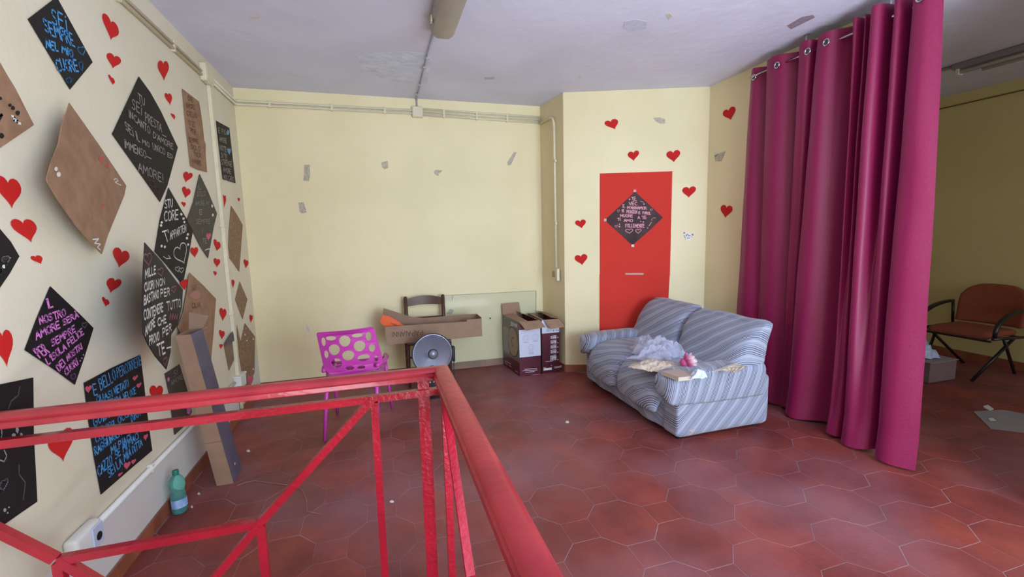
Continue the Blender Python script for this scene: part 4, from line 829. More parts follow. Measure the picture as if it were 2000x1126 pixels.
# shallow wooden tray / canvas lying on the arm front
mb = MB(); zt = .508; Pq = [pt(x, y, zt) for x, y in ((1291.5, 724), (1325, 736.5), (1353, 733.5), (1348, 717.5))]
tr = root('wooden_canvas', Pq[0], 'flat wooden-framed canvas lying on the sofa by the near arm', 'canvas')
mb.poly_prism(Pq, (0, 0, -.004)); child(mb.build('canvas_sheet', mat('beige_board', rgb(190, 170, 158), .8, .08, 20)), tr)
ctr = sum(Pq, Vector()) / 4; mb = MB()
for i_ in range(4):
    a_, b_ = Pq[i_], Pq[(i_ + 1) % 4]; ia, ib = a_ + (ctr - a_) * .12, b_ + (ctr - b_) * .12
    mb.poly_prism([v + Vector((0, 0, -.004)) for v in (a_, b_, ib, ia)], (0, 0, -.024))
child(mb.build('frame_strips', mat('pale_wood', rgb(205, 190, 178), .6, .1, 12)), tr)
p = pt(1363, 731, .51); crumple('white_tissue', p.x, p.y, .49, .075, .045, .05, mat('white_tissue_paper', rgb(205, 216, 238), .9, .05, 20), 'small ruffled white tissue beside the canvas on the sofa arm', 'tissue', 31, 26, 22, .3, .6)
# artificial protea flower
fc = pt(1336, 707, .54); fl = root('protea_flower', (fc.x, fc.y, .50), 'pink artificial protea flower lying on the cream cloth', 'flower')
child(MB().lathe([(0, -.03), (.022, -.025), (.034, 0), (.03, .02), (0, .03)], (fc.x, fc.y, .535), 16, Matrix.Rotation(math.radians(60), 4, Vector((.3, 1, 0)))).build('flower_head', mat('magenta_petals', rgb(196, 78, 130), .7, .2, 60), smooth=True), fl)
rnd = random.Random(5); ax = Vector((.75, -.35, .35)).normalized(); e1 = ax.cross(Vector((0, 0, 1))).normalized(); e2 = ax.cross(e1)
for ring, (nn, sp, ln) in enumerate(((18, .3, .052), (24, .7, .056), (26, 1.15, .052))):
    mb = MB()
    for k_ in range(nn):
        a_ = k_ / nn * 6.283 + ring; d = (ax * math.cos(sp) + (e1 * math.cos(a_) + e2 * math.sin(a_)) * math.sin(sp)).normalized(); b0 = Vector((fc.x, fc.y, .535)) + d * .02
        L_ = ln * rnd.uniform(.85, 1.15); mid = b0 + d * L_ * .6 + ax * .006; mb.tube([b0, mid, b0 + d * L_ + ax * .016], [.006, .0055, .0012], 5)
    child(mb.build('petal_ring', mat('pink_petal_%d' % ring, (rgb(236, 214, 214), rgb(226, 180, 196), rgb(200, 90, 140))[ring], .7), smooth=True), fl)
lf = Vector((fc.x, fc.y, .50)); mb = MB()
for d in (Vector((-.09, .03, -.0)), Vector((-.075, -.02, .0))):
    q_ = d.cross(Vector((0, 0, 1))).normalized() * .018; mb.poly_prism([lf, lf + d * .5 + q_, lf + d, lf + d * .5 - q_], (0, 0, .002))
child(mb.build('leaf', mat('grey_green_leaf', rgb(74, 90, 82), .6, .2, 20)), fl)
# dried lace fan on the near arm
ap = [pt(x, y, .515) for x, y in ((1380, 731), (1407, 723), (1420, 716), (1438, 714), (1456, 717), (1459, 719), (1446, 726), (1434, 732), (1425, 729), (1408, 727))]
mb = MB(); bm = mb.bm; c_ = sum(ap, Vector()) / len(ap); N = 8; ringsV = []
for a_ in range(N + 1):
    t = a_ / N; ringsV.append([bm.verts.new(c_ + (p_ - c_) * t + Vector((0, 0, .012 * noise.noise(p_ * 60 * t) + .010 + .008 * (k_ % 2) * t))) for k_, p_ in enumerate(ap)])
for a_ in range(N):
    for k_ in range(len(ap)): bm.faces.new((ringsV[a_][k_], ringsV[a_][(k_ + 1) % len(ap)], ringsV[a_ + 1][(k_ + 1) % len(ap)], ringsV[a_ + 1][k_]))
tag(mb.build('lace_fan', mat('ivory_lace', rgb(206, 192, 176), .8, .25, 40)), 'beige lace hand fan lying on the near sofa arm', 'fan')

# ------------------------------------------------------------------ curtain on its rod
M = bpy.data.materials.new('magenta_satin'); M.use_nodes = True; nt = M.node_tree; b = nt.nodes['Principled BSDF']
b.inputs['Roughness'].default_value = .5; b.inputs['Sheen Weight'].default_value = .5; b.inputs['Sheen Tint'].default_value = rgb(220, 110, 200); b.inputs['Sheen Roughness'].default_value = .4
tc = nt.nodes.new('ShaderNodeTexCoord'); nz = nt.nodes.new('ShaderNodeTexNoise'); nz.inputs['Scale'].default_value = 90; nz.inputs['Detail'].default_value = 3; nt.links.new(tc.outputs['Object'], nz.inputs['Vector'])
x = nt.nodes.new('ShaderNodeMix'); x.data_type = 'RGBA'; x.inputs[6].default_value = rgb(120, 10, 56); x.inputs[7].default_value = rgb(146, 22, 82); nt.links.new(nz.outputs['Fac'], x.inputs[0]); nt.links.new(x.outputs[2], b.inputs['Base Color'])
bp = nt.nodes.new('ShaderNodeBump'); bp.inputs['Strength'].default_value = .25; bp.inputs['Distance'].default_value = .003; nt.links.new(nz.outputs['Fac'], bp.inputs['Height']); nt.links.new(bp.outputs[0], b.inputs['Normal'])
M_cur = M
plan = [(-1.62, 4.36), (-1.70, 4.325), (-1.80, 4.385), (-1.84, 4.31), (-1.97, 4.29), (-2.06, 4.35), (-2.12, 4.39), (-2.15, 4.29), (-2.24, 4.28), (-2.28, 4.38), (-2.31, 4.28), (-2.40, 4.27), (-2.47, 4.35), (-2.53, 4.39),
        (-2.555, 4.28), (-2.60, 4.26), (-2.615, 4.41), (-2.65, 4.26), (-2.665, 4.41), (-2.70, 4.245), (-2.76, 4.25), (-2.775, 4.42), (-2.82, 4.26), (-2.87, 4.25), (-2.885, 4.42), (-2.93, 4.25), (-3.00, 4.225), (-3.07, 4.25)]
planB = [(-1.55, 4.36), (-1.66, 4.35), (-1.78, 4.37), (-1.82, 4.36), (-1.94, 4.35), (-2.02, 4.38), (-2.06, 4.41), (-2.09, 4.37), (-2.14, 4.36), (-2.18, 4.41), (-2.20, 4.31), (-2.30, 4.27), (-2.38, 4.32), (-2.47, 4.44), (-2.55, 4.44), (-2.57, 4.27), (-2.60, 4.24), (-2.65, 4.26), (-2.668, 4.40), (-2.685, 4.25), (-2.74, 4.21), (-2.79, 4.215), (-2.84, 4.235), (-2.872, 4.27), (-2.895, 4.44), (-2.92, 4.25), (-3.02, 4.20), (-3.14, 4.27)]
planT = [(y, 4.32 + (x_ - 4.32) * 1.25) for y, x_ in plan]
ybot = lambda y: y + (.06 if y > -2.2 else .04 if y > -2.6 else -.06 * (-(y + 2.6)) / .25 if y > -2.85 else -.06 - .03 * (-(y + 2.85)) / .2)
def cat_(P, t):
    n = len(P) - 1; i_ = min(int(t * n), n - 1); f = t * n - i_; f2 = f * f * (3 - 2 * f) ; a_ = P[max(i_ - 1, 0)]; b0 = P[i_]; c0 = P[i_ + 1]; d_ = P[min(i_ + 2, n)]
    return tuple(.5 * ((2 * b0[k_]) + (-a_[k_] + c0[k_]) * f + (2 * a_[k_] - 5 * b0[k_] + 4 * c0[k_] - d_[k_]) * f * f + (-a_[k_] + 3 * b0[k_] - 3 * c0[k_] + d_[k_]) * f ** 3) for k_ in (0, 1))
cur = root('curtain', (4.32, -2.35, 0.02), 'long magenta eyelet curtain hanging in folds beside the sofa', 'curtain')
mb = MB(); bm = mb.bm; NU, NV = 230, 56; V = []
for a_ in range(NV + 1):
    w_ = a_ / NV; row = []
    for c_ in range(NU + 1):
        y, xx = cat_(planT, c_ / NU); yb2, xb2 = cat_(planB, c_ / NU); f_ = w_ ** .75; yy = y + (yb2 - y) * f_
        X = xx + (xb2 - xx) * f_ + .008 * w_ * math.sin(y * 31 + w_ * 2.2)
        yy += .010 * math.sin(w_ * 4.2 + y * 9) * w_
        zt = 2.835 + .006 * math.sin(y * 22); zb = .022 + .010 * math.sin(y * 19) + (.0 if y < -2.2 else .0)
        z = zt + (zb - zt) * w_
        if w_ > .93: X -= .018 * (w_ - .93) / .07
        X = min(X, 4.44); d = noise.noise(Vector((X * 3, yy * 9, z * 2.2))) * .006
        row.append(bm.verts.new((X + d, yy, z)))
    V.append(row)
for a_ in range(NV):
    for c_ in range(NU): bm.faces.new((V[a_][c_], V[a_][c_ + 1], V[a_ + 1][c_ + 1], V[a_ + 1][c_]))
child(mb.build('fabric', M_cur, smooth=True), cur)
M_chr = mat('chrome', rgb(205, 205, 212), .18, metal=1.0)
for y in (-1.70, -1.97, -2.24, -2.395, -2.99):
    best = min((abs(cat_(plan, q_ / 400)[0] - y), cat_(plan, q_ / 400)[1]) for q_ in range(401))[1]
    mb = MB(); mb.tube([(4.32 + (best - 4.32) * 1.25 - .008, y + .021 * math.cos(k_ / 20 * 6.283), 2.76 + .021 * math.sin(k_ / 20 * 6.283)) for k_ in range(20)], .005, 6, closed=True); child(mb.build('eyelet', M_chr, smooth=True), cur)
    if y in (-1.70, -1.97, -2.24, -2.395, -2.99):
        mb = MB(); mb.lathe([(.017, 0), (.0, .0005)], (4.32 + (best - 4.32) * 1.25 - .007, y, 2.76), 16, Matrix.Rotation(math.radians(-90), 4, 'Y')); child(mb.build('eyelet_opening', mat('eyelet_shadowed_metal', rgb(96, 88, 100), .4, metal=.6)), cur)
rd = root('curtain_rod', (4.31, -2.4, 2.765), 'thin chrome curtain rod under the ceiling carrying the curtain', 'curtain rod')
child(MB().tube([(4.318, -1.66, 2.77), (4.318, -3.06, 2.77)], .008, 10).build('rod_tube', M_chr, smooth=True), rd)
for y in (-2.18, -2.75): child(MB().tube([(4.318, y, 2.77), (4.318, y, H - .004)], .006, 8).box(4.30, 4.336, y - .015, y + .015, H - .005, H - .0005).build('rod_bracket', M_chr), rd)

# ------------------------------------------------------------------ pink chair
M_pink = mat('pink_plastic', rgb(196, 64, 168), .35, .05, 6)
pc = root('plastic_chair', (1.0, -1.17, 0), 'magenta pink plastic chair with egg-shaped holes in its back', 'chair')
F8 = (560, 560, 3.52)
def panel(name, outline, holes, to3, thick_dir, th, m, parent):
    cu = bpy.data.curves.new(name, 'CURVE'); cu.dimensions = '2D'; cu.fill_mode = 'BOTH'; cu.extrude = th / 2; cu.bevel_depth = .0025; cu.bevel_resolution = 1
    for L in [outline] + holes:
        sp = cu.splines.new('POLY'); sp.points.add(len(L) - 1); sp.use_cyclic_u = True
        for q_, (x, y) in zip(sp.points, L): q_.co = (x, y, 0, 1)
    t = bpy.data.objects.new(name, cu); COL.objects.link(t); dg = bpy.context.evaluated_depsgraph_get(); dg.update()
    me = bpy.data.meshes.new_from_object(t.evaluated_get(dg)); bpy.data.objects.remove(t)
    bm = bmesh.new(); bm.from_mesh(me); bmesh.ops.remove_doubles(bm, verts=bm.verts, dist=1e-5)
    bmesh.ops.triangulate(bm, faces=[f for f in bm.faces if len(f.verts) > 4]); 
    for v in bm.verts: v.co = to3(v.co.x, v.co.y, v.co.z)
    bmesh.ops.recalc_face_normals(bm, faces=bm.faces); bm.to_mesh(me); bm.free(); me.materials.clear(); me.materials.append(m)
    o = bpy.data.objects.new(name, me); COL.objects.link(o); child(o, parent); return o
def egg(cx, cy, rx, ry, n=22): return [(cx + rx * math.cos(k_ / n * 6.283) * (1 + .10 * math.sin(k_ / n * 6.283)), cy + ry * math.sin(k_ / n * 6.283)) for k_ in range(n)]
def rounded(P, r_, n=5):
    out = []
    for i_ in range(len(P)):
        a_ = Vector(P[i_ - 1]); b0 = Vector(P[i_]); c0 = Vector(P[(i_ + 1) % len(P)]); da = (a_ - b0).normalized() * r_; dc = (c0 - b0).normalized() * r_
        for k_ in range(n + 1):
            t = k_ / n; out.append(tuple((b0 + da) * (1 - t) ** 2 + b0 * 2 * t * (1 - t) + (b0 + dc) * t * t))
    return out
mm_ = lambda x, y: ((x - 400) * .001, (450 - y) * .00107)
O_ = rounded([mm_(190, 322), mm_(400, 314), mm_(583, 308), mm_(612, 440), mm_(640, 575), mm_(600, 620), mm_(420, 632), mm_(260, 620), mm_(222, 575), mm_(205, 440)], .016)
Hs = [egg(*mm_(x, y), rx * .001, ry * .00107) for x, y, rx, ry in ((234, 385, 17, 33), (287, 362, 38, 18), (381, 387, 41, 42), (470, 355, 42, 17), (547, 372, 23, 34), (304, 444, 40, 41), (480, 434, 43, 41), (246, 475, 17, 30), (566, 460, 25, 32), (397, 492, 44, 38), (502, 522, 46, 28), (312, 542, 38, 38), (400, 585, 32, 18), (590, 545, 16, 26), (480, 590, 30, 16))]
def back3(x, y, z):  # centre of the back at (0.943, -1.47, 0.685), wrapped slightly round the sitter, leaning towards the camera at the top
    return Vector((.943 + x + .012, -1.445 + z + 1.1 * x * x - .10 * y - .03, .685 + y))
panel('backrest', O_, Hs, back3, None, .008, M_pink, pc)
So = rounded([(-.20, -.22), (.20, -.22), (.235, .05), (.225, .24), (-.225, .24), (-.235, .05)], .04)
Sh = [egg(x, y, .035, .04) for x in (-.13, -.04, .05, .14) for y in (-.13, -.03, .07, .16)]
panel('seat', So, Sh, lambda x, y, z: Vector((.985 + x, -1.18 + y, .455 + z + .25 * x * x - .02 * y)), None, .012, M_pink, pc)
def leg(p0, p1, r0=.017, r1=.012): child(MB().tube([p0, tuple((Vector(p0) + Vector(p1)) / 2), p1], [r0, (r0 + r1) / 2, r1], 10).build('leg', M_pink, smooth=True), pc)
leg((.79, -1.40, .47), (.742, -1.437, 0)); leg((1.14, -1.38, .47), (1.125, -1.42, 0), .018, .014); leg((.80, -.97, .46), (.787, -.877, 0)); leg((1.205, -.99, .48), (1.246, -.945, 0))
for sx, xs in ((1, (1.145, 1.205, 1.225, 1.215)), (-1, (.775, .765, .765, .79))):
    child(MB().tube([(xs[0], -1.46, .54), (xs[1], -1.33, .53), (xs[2], -1.12, .515), (xs[3], -1.00, .50), (xs[3] - .005 * sx, -.97, .45)], [.016, .017, .017, .018, .018], 10).build('side_rim', M_pink, smooth=True), pc)

# ------------------------------------------------------------------ wooden chair behind the long carton
M_dw = mat('dark_walnut', rgb(86, 56, 44), .35, .25, 9)
wc = root('wooden_chair', (1.64, -.27, 0), 'dark wooden chair against the back wall holding the long carton', 'chair')
for x, x2 in ((1.452, 1.44), (1.845, 1.85)):
    child(MB().tube([(x, -.10, .86), (x, -.11, .6), (x2, -.12, .45), (x2, -.09, 0)], [.020, .021, .021, .015], 12).tube([(x, -.10, .858), (x, -.10, .872)], [.020, .012], 12).build('back_post', M_dw, smooth=True), wc)
mb = MB(); bm = mb.bm; R1 = []
for k_ in range(17):
    t = k_ / 16; x = 1.466 + t * .37; arch = math.sin(t * math.pi); y = -.10 + .022 * arch
    R1.append([bm.verts.new((x, y + dy, z)) for dy, z in ((-.008, .765 + .010 * arch), (-.008, .835 + .034 * arch ** .7), (.008, .835 + .034 * arch ** .7), (.008, .765 + .010 * arch))])
for a_, b_ in zip(R1, R1[1:]):
    for k_ in range(4): bm.faces.new((a_[k_], a_[(k_ + 1) % 4], b_[(k_ + 1) % 4], b_[k_]))
bm.faces.new(R1[0][::-1]); bm.faces.new(R1[-1]); child(mb.build('crest_rail', M_dw, auto=.8), wc)
child(MB().box(1.46, 1.835, -.108, -.092, .60, .645, .004).build('back_rail', M_dw), wc)
child(MB().box(1.43, 1.865, -.47, -.10, .425, .455, .010, seg=2).build('seat', M_dw), wc)
for x in (1.435, 1.85): child(MB().tube([(x, -.445, .43), (x, -.445, 0)], [.019, .015], 12).build('leg', M_dw, smooth=True), wc)
for z in (.17, .30): child(MB().tube([(1.435, -.445, z), (1.85, -.445, z)], .010, 8).build('stretcher', M_dw, smooth=True), wc)
for x in (1.438, 1.85): child(MB().tube([(x, -.445, .22), (x, -.10, .22)], .010, 8).build('stretcher', M_dw, smooth=True), wc)
# ------------------------------------------------------------------ long carton on the chair
M_in = mat('cardboard_inside', rgb(150, 120, 100), .8, .1, 12)
lc = root('long_carton', (1.7, -.35, .457), 'long open cardboard carton lying across the wooden chair', 'carton')
YF, YK = -.47, -.25; rot = Matrix.Translation((1.7, 0, .457)) @ Matrix.Rotation(math.radians(-.3), 4, 'Y') @ Matrix.Translation((-1.7, 0, -.457))
xl, xr, zb = 1.235, 2.185, .459
def PP(*L): return [rot @ Vector(v) for v in L]
th = .005
mb = MB(); mb.poly_prism(PP((xl, YF, zb), (xr, YF, zb), (xr, YF, zb + .185), (2.03, YF, zb + .185), (2.03, YF, zb + .165), (xl - .008, YF, zb + .182)), (0, th, 0)); child(mb.build('front_panel', M_card), lc)
child(MB().box(xl, xr, YK - th, YK, zb, zb + .20, 0, rot).build('back_panel', M_in), lc)
child(MB().box(xl, xr, YF + .005, YK - .005, zb, zb + th, 0, rot).build('bottom_panel', M_in), lc)
child(MB().box(xr - th, xr, YF + .005, YK - .005, zb, zb + .195, 0, rot).build('end_panel', M_card), lc)
child(MB().box(xl, xl + th, YF + .005, YK - .005, zb, zb + .175, 0, rot).build('end_panel', M_card), lc)
mb = MB(); mb.poly_prism(PP((1.225, YK - .02, zb + .335), (1.50, YK - .01, zb + .22), (1.62, YK - .006, zb + .20), (1.60, YK - .006, zb + .10), (1.21, YK - .02, zb + .22)), (0, .004, 0)); child(mb.build('raised_flap', M_in), lc)
k = Ink(PP((0, YF, 0))[0], (0, -1, 0), .0008)
k.text('PAPAiANNi'.upper(), F8, (935, 296), (722, 312), (937, 328), .0048); k.done('lettering', M_dkc, lc)
og = root('orange_folder', (1.3, -.38, .60), 'bright orange card sheet sticking out of the long carton', 'folder')
mb = MB(); P = [on(560 + x / 3.52, 560 + y / 3.52, (0, -.40, 0), (0, 1, 0)) for x, y in ((640, 240), (660, 190), (700, 200), (760, 232), (812, 268), (700, 280), (668, 268))]; mb.poly_prism(P, (0, .003, 0)); child(mb.build('folder_sheet', mat('orange_card', rgb(236, 96, 34), .5, .05, 8)), og)
mb = MB(); P = [on(560 + x / 3.52, 560 + y / 3.52, (0, -.405, 0), (0, 1, 0)) for x, y in ((705, 240), (760, 262), (800, 270), (745, 268))]; mb.poly_prism(P, (0, .002, 0)); child(mb.build('fold_edge', mat('dark_orange_card', rgb(170, 66, 24), .5)), og)

# ------------------------------------------------------------------ halogen fan heater
M_bp = mat('black_plastic', rgb(28, 28, 34), .3)
fh = root('dish_heater', (1.63, -.75, 0), 'round silver dish heater with wire grille behind the handrail corner', 'heater')
child(MB().lathe([(.0, 0), (.135, 0), (.135, .012), (.10, .028), (.03, .04), (0, .04)], (1.63, -.73, 0), 32).build('base', M_bp, auto=.7), fh)
child(MB().tube([(1.63, -.72, .03), (1.63, -.715, .28)], .018, 12).box(1.585, 1.675, -.765, -.70, .04, .17, .012).build('stem', M_bp, auto=.7), fh)
dirv = (Vector((1.75, -3.2, .60)) - Vector((1.64, -.75, .4))).normalized(); Mr = dirv.to_track_quat('Z', 'Y').to_matrix().to_4x4()
cH = Vector((1.64, -.735, .40))
M_dish = mat('polished_reflector', rgb(196, 200, 222), .32, metal=.75)
child(MB().lathe([(.012, -.06), (.06, -.052), (.12, -.028), (.165, .0), (.185, .012), (.188, .022), (.180, .022)], cH, 40, Mr, cap=False).build('reflector', M_dish, smooth=True), fh)
child(MB().lathe([(.0, -.085), (.05, -.082), (.13, -.045), (.192, .0), (.194, .03), (.186, .032), (.186, .0)], cH, 40, Mr, cap=False).build('housing', M_bp, smooth=True), fh)
child(MB().lathe([(.0, .056), (.040, .054), (.048, .044), (.048, .026), (0, .026)], cH, 24, Mr).build('hub_cap', M_bp, auto=.6), fh)
child(MB().lathe([(.0, .058), (.034, .0575), (.036, .053)], cH, 24, Mr).build('hub_badge', mat('silver_badge', rgb(132, 138, 158), .35, metal=.4), smooth=True), fh)
child(MB().lathe([(.014, -.03), (.016, .0), (.014, .022)], cH, 16, Mr).build('heating_element', mat('ceramic', rgb(235, 230, 225), .3), smooth=True), fh)
mb = MB()
for k_ in range(64):
    a_ = k_ / 64 * 6.283; ca, sa = math.cos(a_), math.sin(a_)
    mb.tube([cH + (Mr.to_3x3() @ Vector((r_ * ca, r_ * sa, h_))) for r_, h_ in ((.036, .042), (.10, .046), (.16, .036), (.188, .024))], .0013, 4, cap=False)
g_ = mb.build('wire_grille', mat('grille_wire', rgb(170, 174, 190), .3, metal=.9)); g_['kind'] = 'stuff'; child(g_, fh)
child(MB().tube([cH + (Mr.to_3x3() @ Vector((.188 * math.cos(k_ / 40 * 6.283), .188 * math.sin(k_ / 40 * 6.283), .026))) for k_ in range(40)], .0045, 8, closed=True).build('rim_ring', mat('dark_rim', rgb(90, 92, 104), .3, metal=.7), smooth=True), fh)
mb = MB(); mb.tube([(1.845, -.70, .43), (1.85, -.69, .30), (1.84, -.70, .18), (1.86, -.72, .08), (1.83, -.74, .006), (1.70, -.72, .006)], .004, 6); child(mb.build('power_cord', M_bp, smooth=True), fh)
child(MB().box(1.828, 1.856, -.74, -.69, .30, .45, .008).build('side_bracket', M_bp), fh)
for x in (1.605, 1.64): child(MB().lathe([(.006, 0), (.006, .004), (0, .004)], (x, -.766, .135), 10, Matrix.Rotation(math.radians(90), 4, 'X')).build('indicator_button', M_white), fh)
# glass pane leaning on the back wall
M_gl = mat('greenish_glass', rgb(176, 206, 190), .08, alpha=.10)
gp = root('glass_pane', (2.4, -.024, 0), 'clear glass sheet leaning against the back wall behind the product boxes', 'glass')
mb = MB(); mb.poly_prism([(1.93, -.024, .003), (2.92, -.024, .003), (2.945, -.010, .835), (1.875, -.010, .845)], (0, -.005, 0)); child(mb.build('pane', M_gl), gp)
child(MB().tube([(1.875, -.0125, .846), (2.945, -.0125, .836)], .0022, 6).tube([(2.932, -.020, .40), (2.945, -.0125, .836)], .0022, 6).build('glass_edge', mat('green_glass_edge', rgb(150, 170, 150), .2)), gp)
a = MB(); a.box(1.885, 1.955, -.019, -.0155, .80, .815).box(1.965, 1.98, -.019, -.0155, .785, .835); child(a.build('tape_strip', M_remw), gp)
child(MB().lathe([(.008, 0), (.008, .003), (0, .003)], (2.385, -.0205, .555), 12, Matrix.Rotation(math.radians(90), 4, 'X')).build('drilled_hole', M_dkb), gp)

# ------------------------------------------------------------------ two product cartons
M_mar = mat('maroon_print', rgb(92, 22, 42), .35, 0, 3, col2=rgb(70, 14, 30)); M_gry = mat('grey_print', rgb(112, 108, 104), .4, .12, 3); M_lav = mat('white_print', rgb(205, 208, 228), .4)
M_ink = mat('print_ink', rgb(120, 122, 140), .5); M_pw = mat('print_white', rgb(222, 214, 222), .5)
F7 = (960, 560, 948 / 160)
def open_box(nm, x0, x1, y0, y1, h, label, flaps):
    r_ = root(nm, ((x0 + x1) / 2, (y0 + y1) / 2, 0), label, 'box'); t = .004; zz = .003
    child(MB().box(x0, x1, y0, y0 + t, zz, h).build('front_panel', M_mar), r_); child(MB().box(x0, x0 + t, y0 + t, y1, zz, h).build('side_panel', M_gry), r_)
    child(MB().box(x1 - t, x1, y0 + t, y1, zz, h).build('side_panel', M_mar), r_); child(MB().box(x0 + t, x1 - t, y1 - t, y1, zz, h).build('back_panel', M_card), r_); child(MB().box(x0 + t, x1 - t, y0 + t, y1 - t, zz, zz + t).build('bottom_panel', M_card), r_)
    for P, d in flaps: q_ = MB(); q_.poly_prism(P, d); child(q_.build('flap', M_card), r_)
    return r_
x0, x1, y0, y1, h = 2.57, 2.806, -.51, -.050, .585
b1 = open_box('heater_box', x0, x1, y0, y1, h, 'open heater carton, left of the two in the corner, dish printed on its side',
    [([(x0, y0, h), (x1, y0, h), (x1 + .012, y0 - .10, h - .055), (x0 + .035, y0 - .105, h - .075)], (0, 0, .003)),
     ([(x0, y1, h), (x1 - .02, y1, h), (x1 - .035, y1 + .012, h + .135), (x0 - .005, y1 + .012, h + .13)], (0, -.003, 0)),
     ([(x0, y0 + .02, h), (x0, y1 - .01, h), (x0 + .115, y1 - .01, h + .012), (x0 + .115, y0 + .02, h - .008)], (0, 0, .003)),
     ([(x1, y0 + .01, h), (x1, y1 - .01, h), (x1 - .075, y1 - .02, h + .035), (x1 - .05, y0 + .02, h + .02)], (0, 0, .003))])
a = MB(); a.box(x0, x1, y0 - .0012, y0, .205, .50); child(a.build('white_print_panel', M_lav), b1)
k = Ink((0, y0 - .0012, 0), (0, -1, 0), .0006)
for cx_, cy_, rr in ((395, 592, 36), (507, 580, 37), (458, 702, 34)):
    C_ = k.at(cx_, cy_, F7); R_ = (k.at(cx_ + rr, cy_, F7) - C_).length
    for q_ in (1, .55): k.stroke([C_ + Vector((math.cos(t / 18 * 6.283), 0, math.sin(t / 18 * 6.283))) * R_ * q_ for t in range(18)], .0016, True)
for cx_, cy_ in ((395, 642), (507, 628), (458, 755), (458, 775)): k.line(F7, [(cx_ - 28, cy_), (cx_ + 28, cy_ - 3)], .004)
k.done('icons', M_ink, b1)
k = Ink((0, y0, 0), (0, -1, 0), .0006)
for xa, xb, yy in ((385, 525, 952), (362, 530, 970), (395, 495, 988)): k.line(F7, [(xa, yy), (xb, yy - 10)], .005)
k.line(F7, [(475, 1016), (562, 1008)], .002); k.done('small_print', M_pw, b1)
a = MB(); a.box(x0 - .001, x0, y0, y1, .003, .15); child(a.build('maroon_print_band', M_mar), b1)
# printed dish on the left side
def disc(mb, yc, zc, ry, rz, x): mb.poly_prism([(x, yc + ry * math.cos(t / 28 * 6.283), zc + rz * math.sin(t / 28 * 6.283)) for t in range(28)], (.001, 0, 0))
a = MB(); a.box(x0 - .001, x0, y0 + .28, y1, .18, .46); child(a.build('pale_print_panel', mat('pale_grey_print', rgb(150, 148, 146), .5)), b1)
a = MB(); disc(a, -.345, .34, .15, .165, x0 - .0022); child(a.build('printed_dish_rim', mat('dark_print', rgb(60, 48, 46), .5)), b1)
a = MB(); disc(a, -.345, .34, .14, .155, x0 - .0032); child(a.build('printed_dish', mat('tan_print', rgb(160, 136, 116), .4, .15, 10)), b1)
k = Ink((x0 - .0034, 0, 0), (-1, 0, 0), .0006); 
k.stroke([Vector((x0 - .0042, -.345 + .035 * math.cos(t), .34 + .05 * math.sin(t))) for t in (2.4, 1.6, .6, -.2, -1.0, -1.8)], .010); k.done('printed_hub', mat('dark_print2', rgb(70, 58, 54), .5), b1)
SH = Matrix(((1, -.10, 0, -.051), (0, 1, 0, 0), (0, 0, 1, 0), (0, 0, 0, 1)))   # the emptied carton stands slightly racked
for o in b1.children: o.data.transform(SH)
k = Ink((x0, -.51, 0), (-1, -.10, 0), .0016); k.text('ZEPHIR', F7, (222, 440), (298, 470), (222, 405), .010); k.line(F7, [(150, 850), (225, 892)], .008); k.line(F7, [(152, 872), (190, 900)], .006); k.line(F7, [(205, 905), (228, 925)], .006); k.line(F7, [(275, 968), (308, 992)], .006)
k.done('side_lettering', M_pw, b1)
x0, x1 = 2.824, 3.022
y1b = -.05
b2 = open_box('heater_box', x0, x1, y0, y1b, h, 'open heater carton, right of the two in the corner, with vertical lettering',
    [([(x0 + .02, y0, h), (x1, y0, h), (x1 + .035, y0 - .08, h - .075), (x0 + .075, y0 - .085, h - .085), (x0 + .04, y0 - .045, h - .04)], (0, 0, .003)),
     ([(x1, y0 + .02, h), (x1, y1b, h), (x1 - .085, y1b - .01, h + .022), (x1 - .075, y0 + .05, h + .012)], (0, 0, .003)),
     ([(x0, y0 + .02, h), (x0, y1b, h), (x0 + .05, y1b, h - .012), (x0 + .05, y0 + .04, h - .012)], (0, 0, .003))])
a = MB(); a.box(x0, x1, y0 - .0012, y0, .44, h - .001); child(a.build('white_print_panel', M_lav), b2)
k = Ink((0, y0 - .0012, 0), (0, -1, 0), .0006); k.text('ECO', F7, (640, 515), (690, 512), (640, 498), .003); k.blob(F7, 718, 503, 9, 1.1); k.text('MADE', F7, (740, 512), (808, 506), (740, 496), .003); k.done('print', M_ink, b2)
k = Ink((0, y0, 0), (0, -1, 0), .0006)
for xx in (685, 705, 722, 740):
    k.line(F7, [(xx, 855 - (xx - 685) * .2), (xx, 800)], .005)
for i_, (y_a, y_b) in enumerate(((845, 785), (768, 722), (712, 668), (656, 612), (600, 560))):
    k.text('STUFA', F7, (750, y_a), (750, y_b), (706, y_a), .0035); 
    k.text('CALDA', F7, (700, y_a), (700, y_b + 8), (684, y_a), .0025)
k.line(F7, [(625, 862), (705, 856)], .004)
for yy in (840, 753, 694, 644, 582): k.blob(F7, 768, yy, 6)
k.line(F7, [(600, 934), (632, 930)], .003); 
for t_i in range(5): k.line(F7, [(604, 944 + t_i * 5), (696, 934 + t_i * 5)], .005)
k.line(F7, [(725, 925), (810, 912)], .004); k.line(F7, [(728, 938), (808, 926)], .004); k.blob(F7, 694, 908, 4); k.done('vertical_lettering', M_pw, b2)

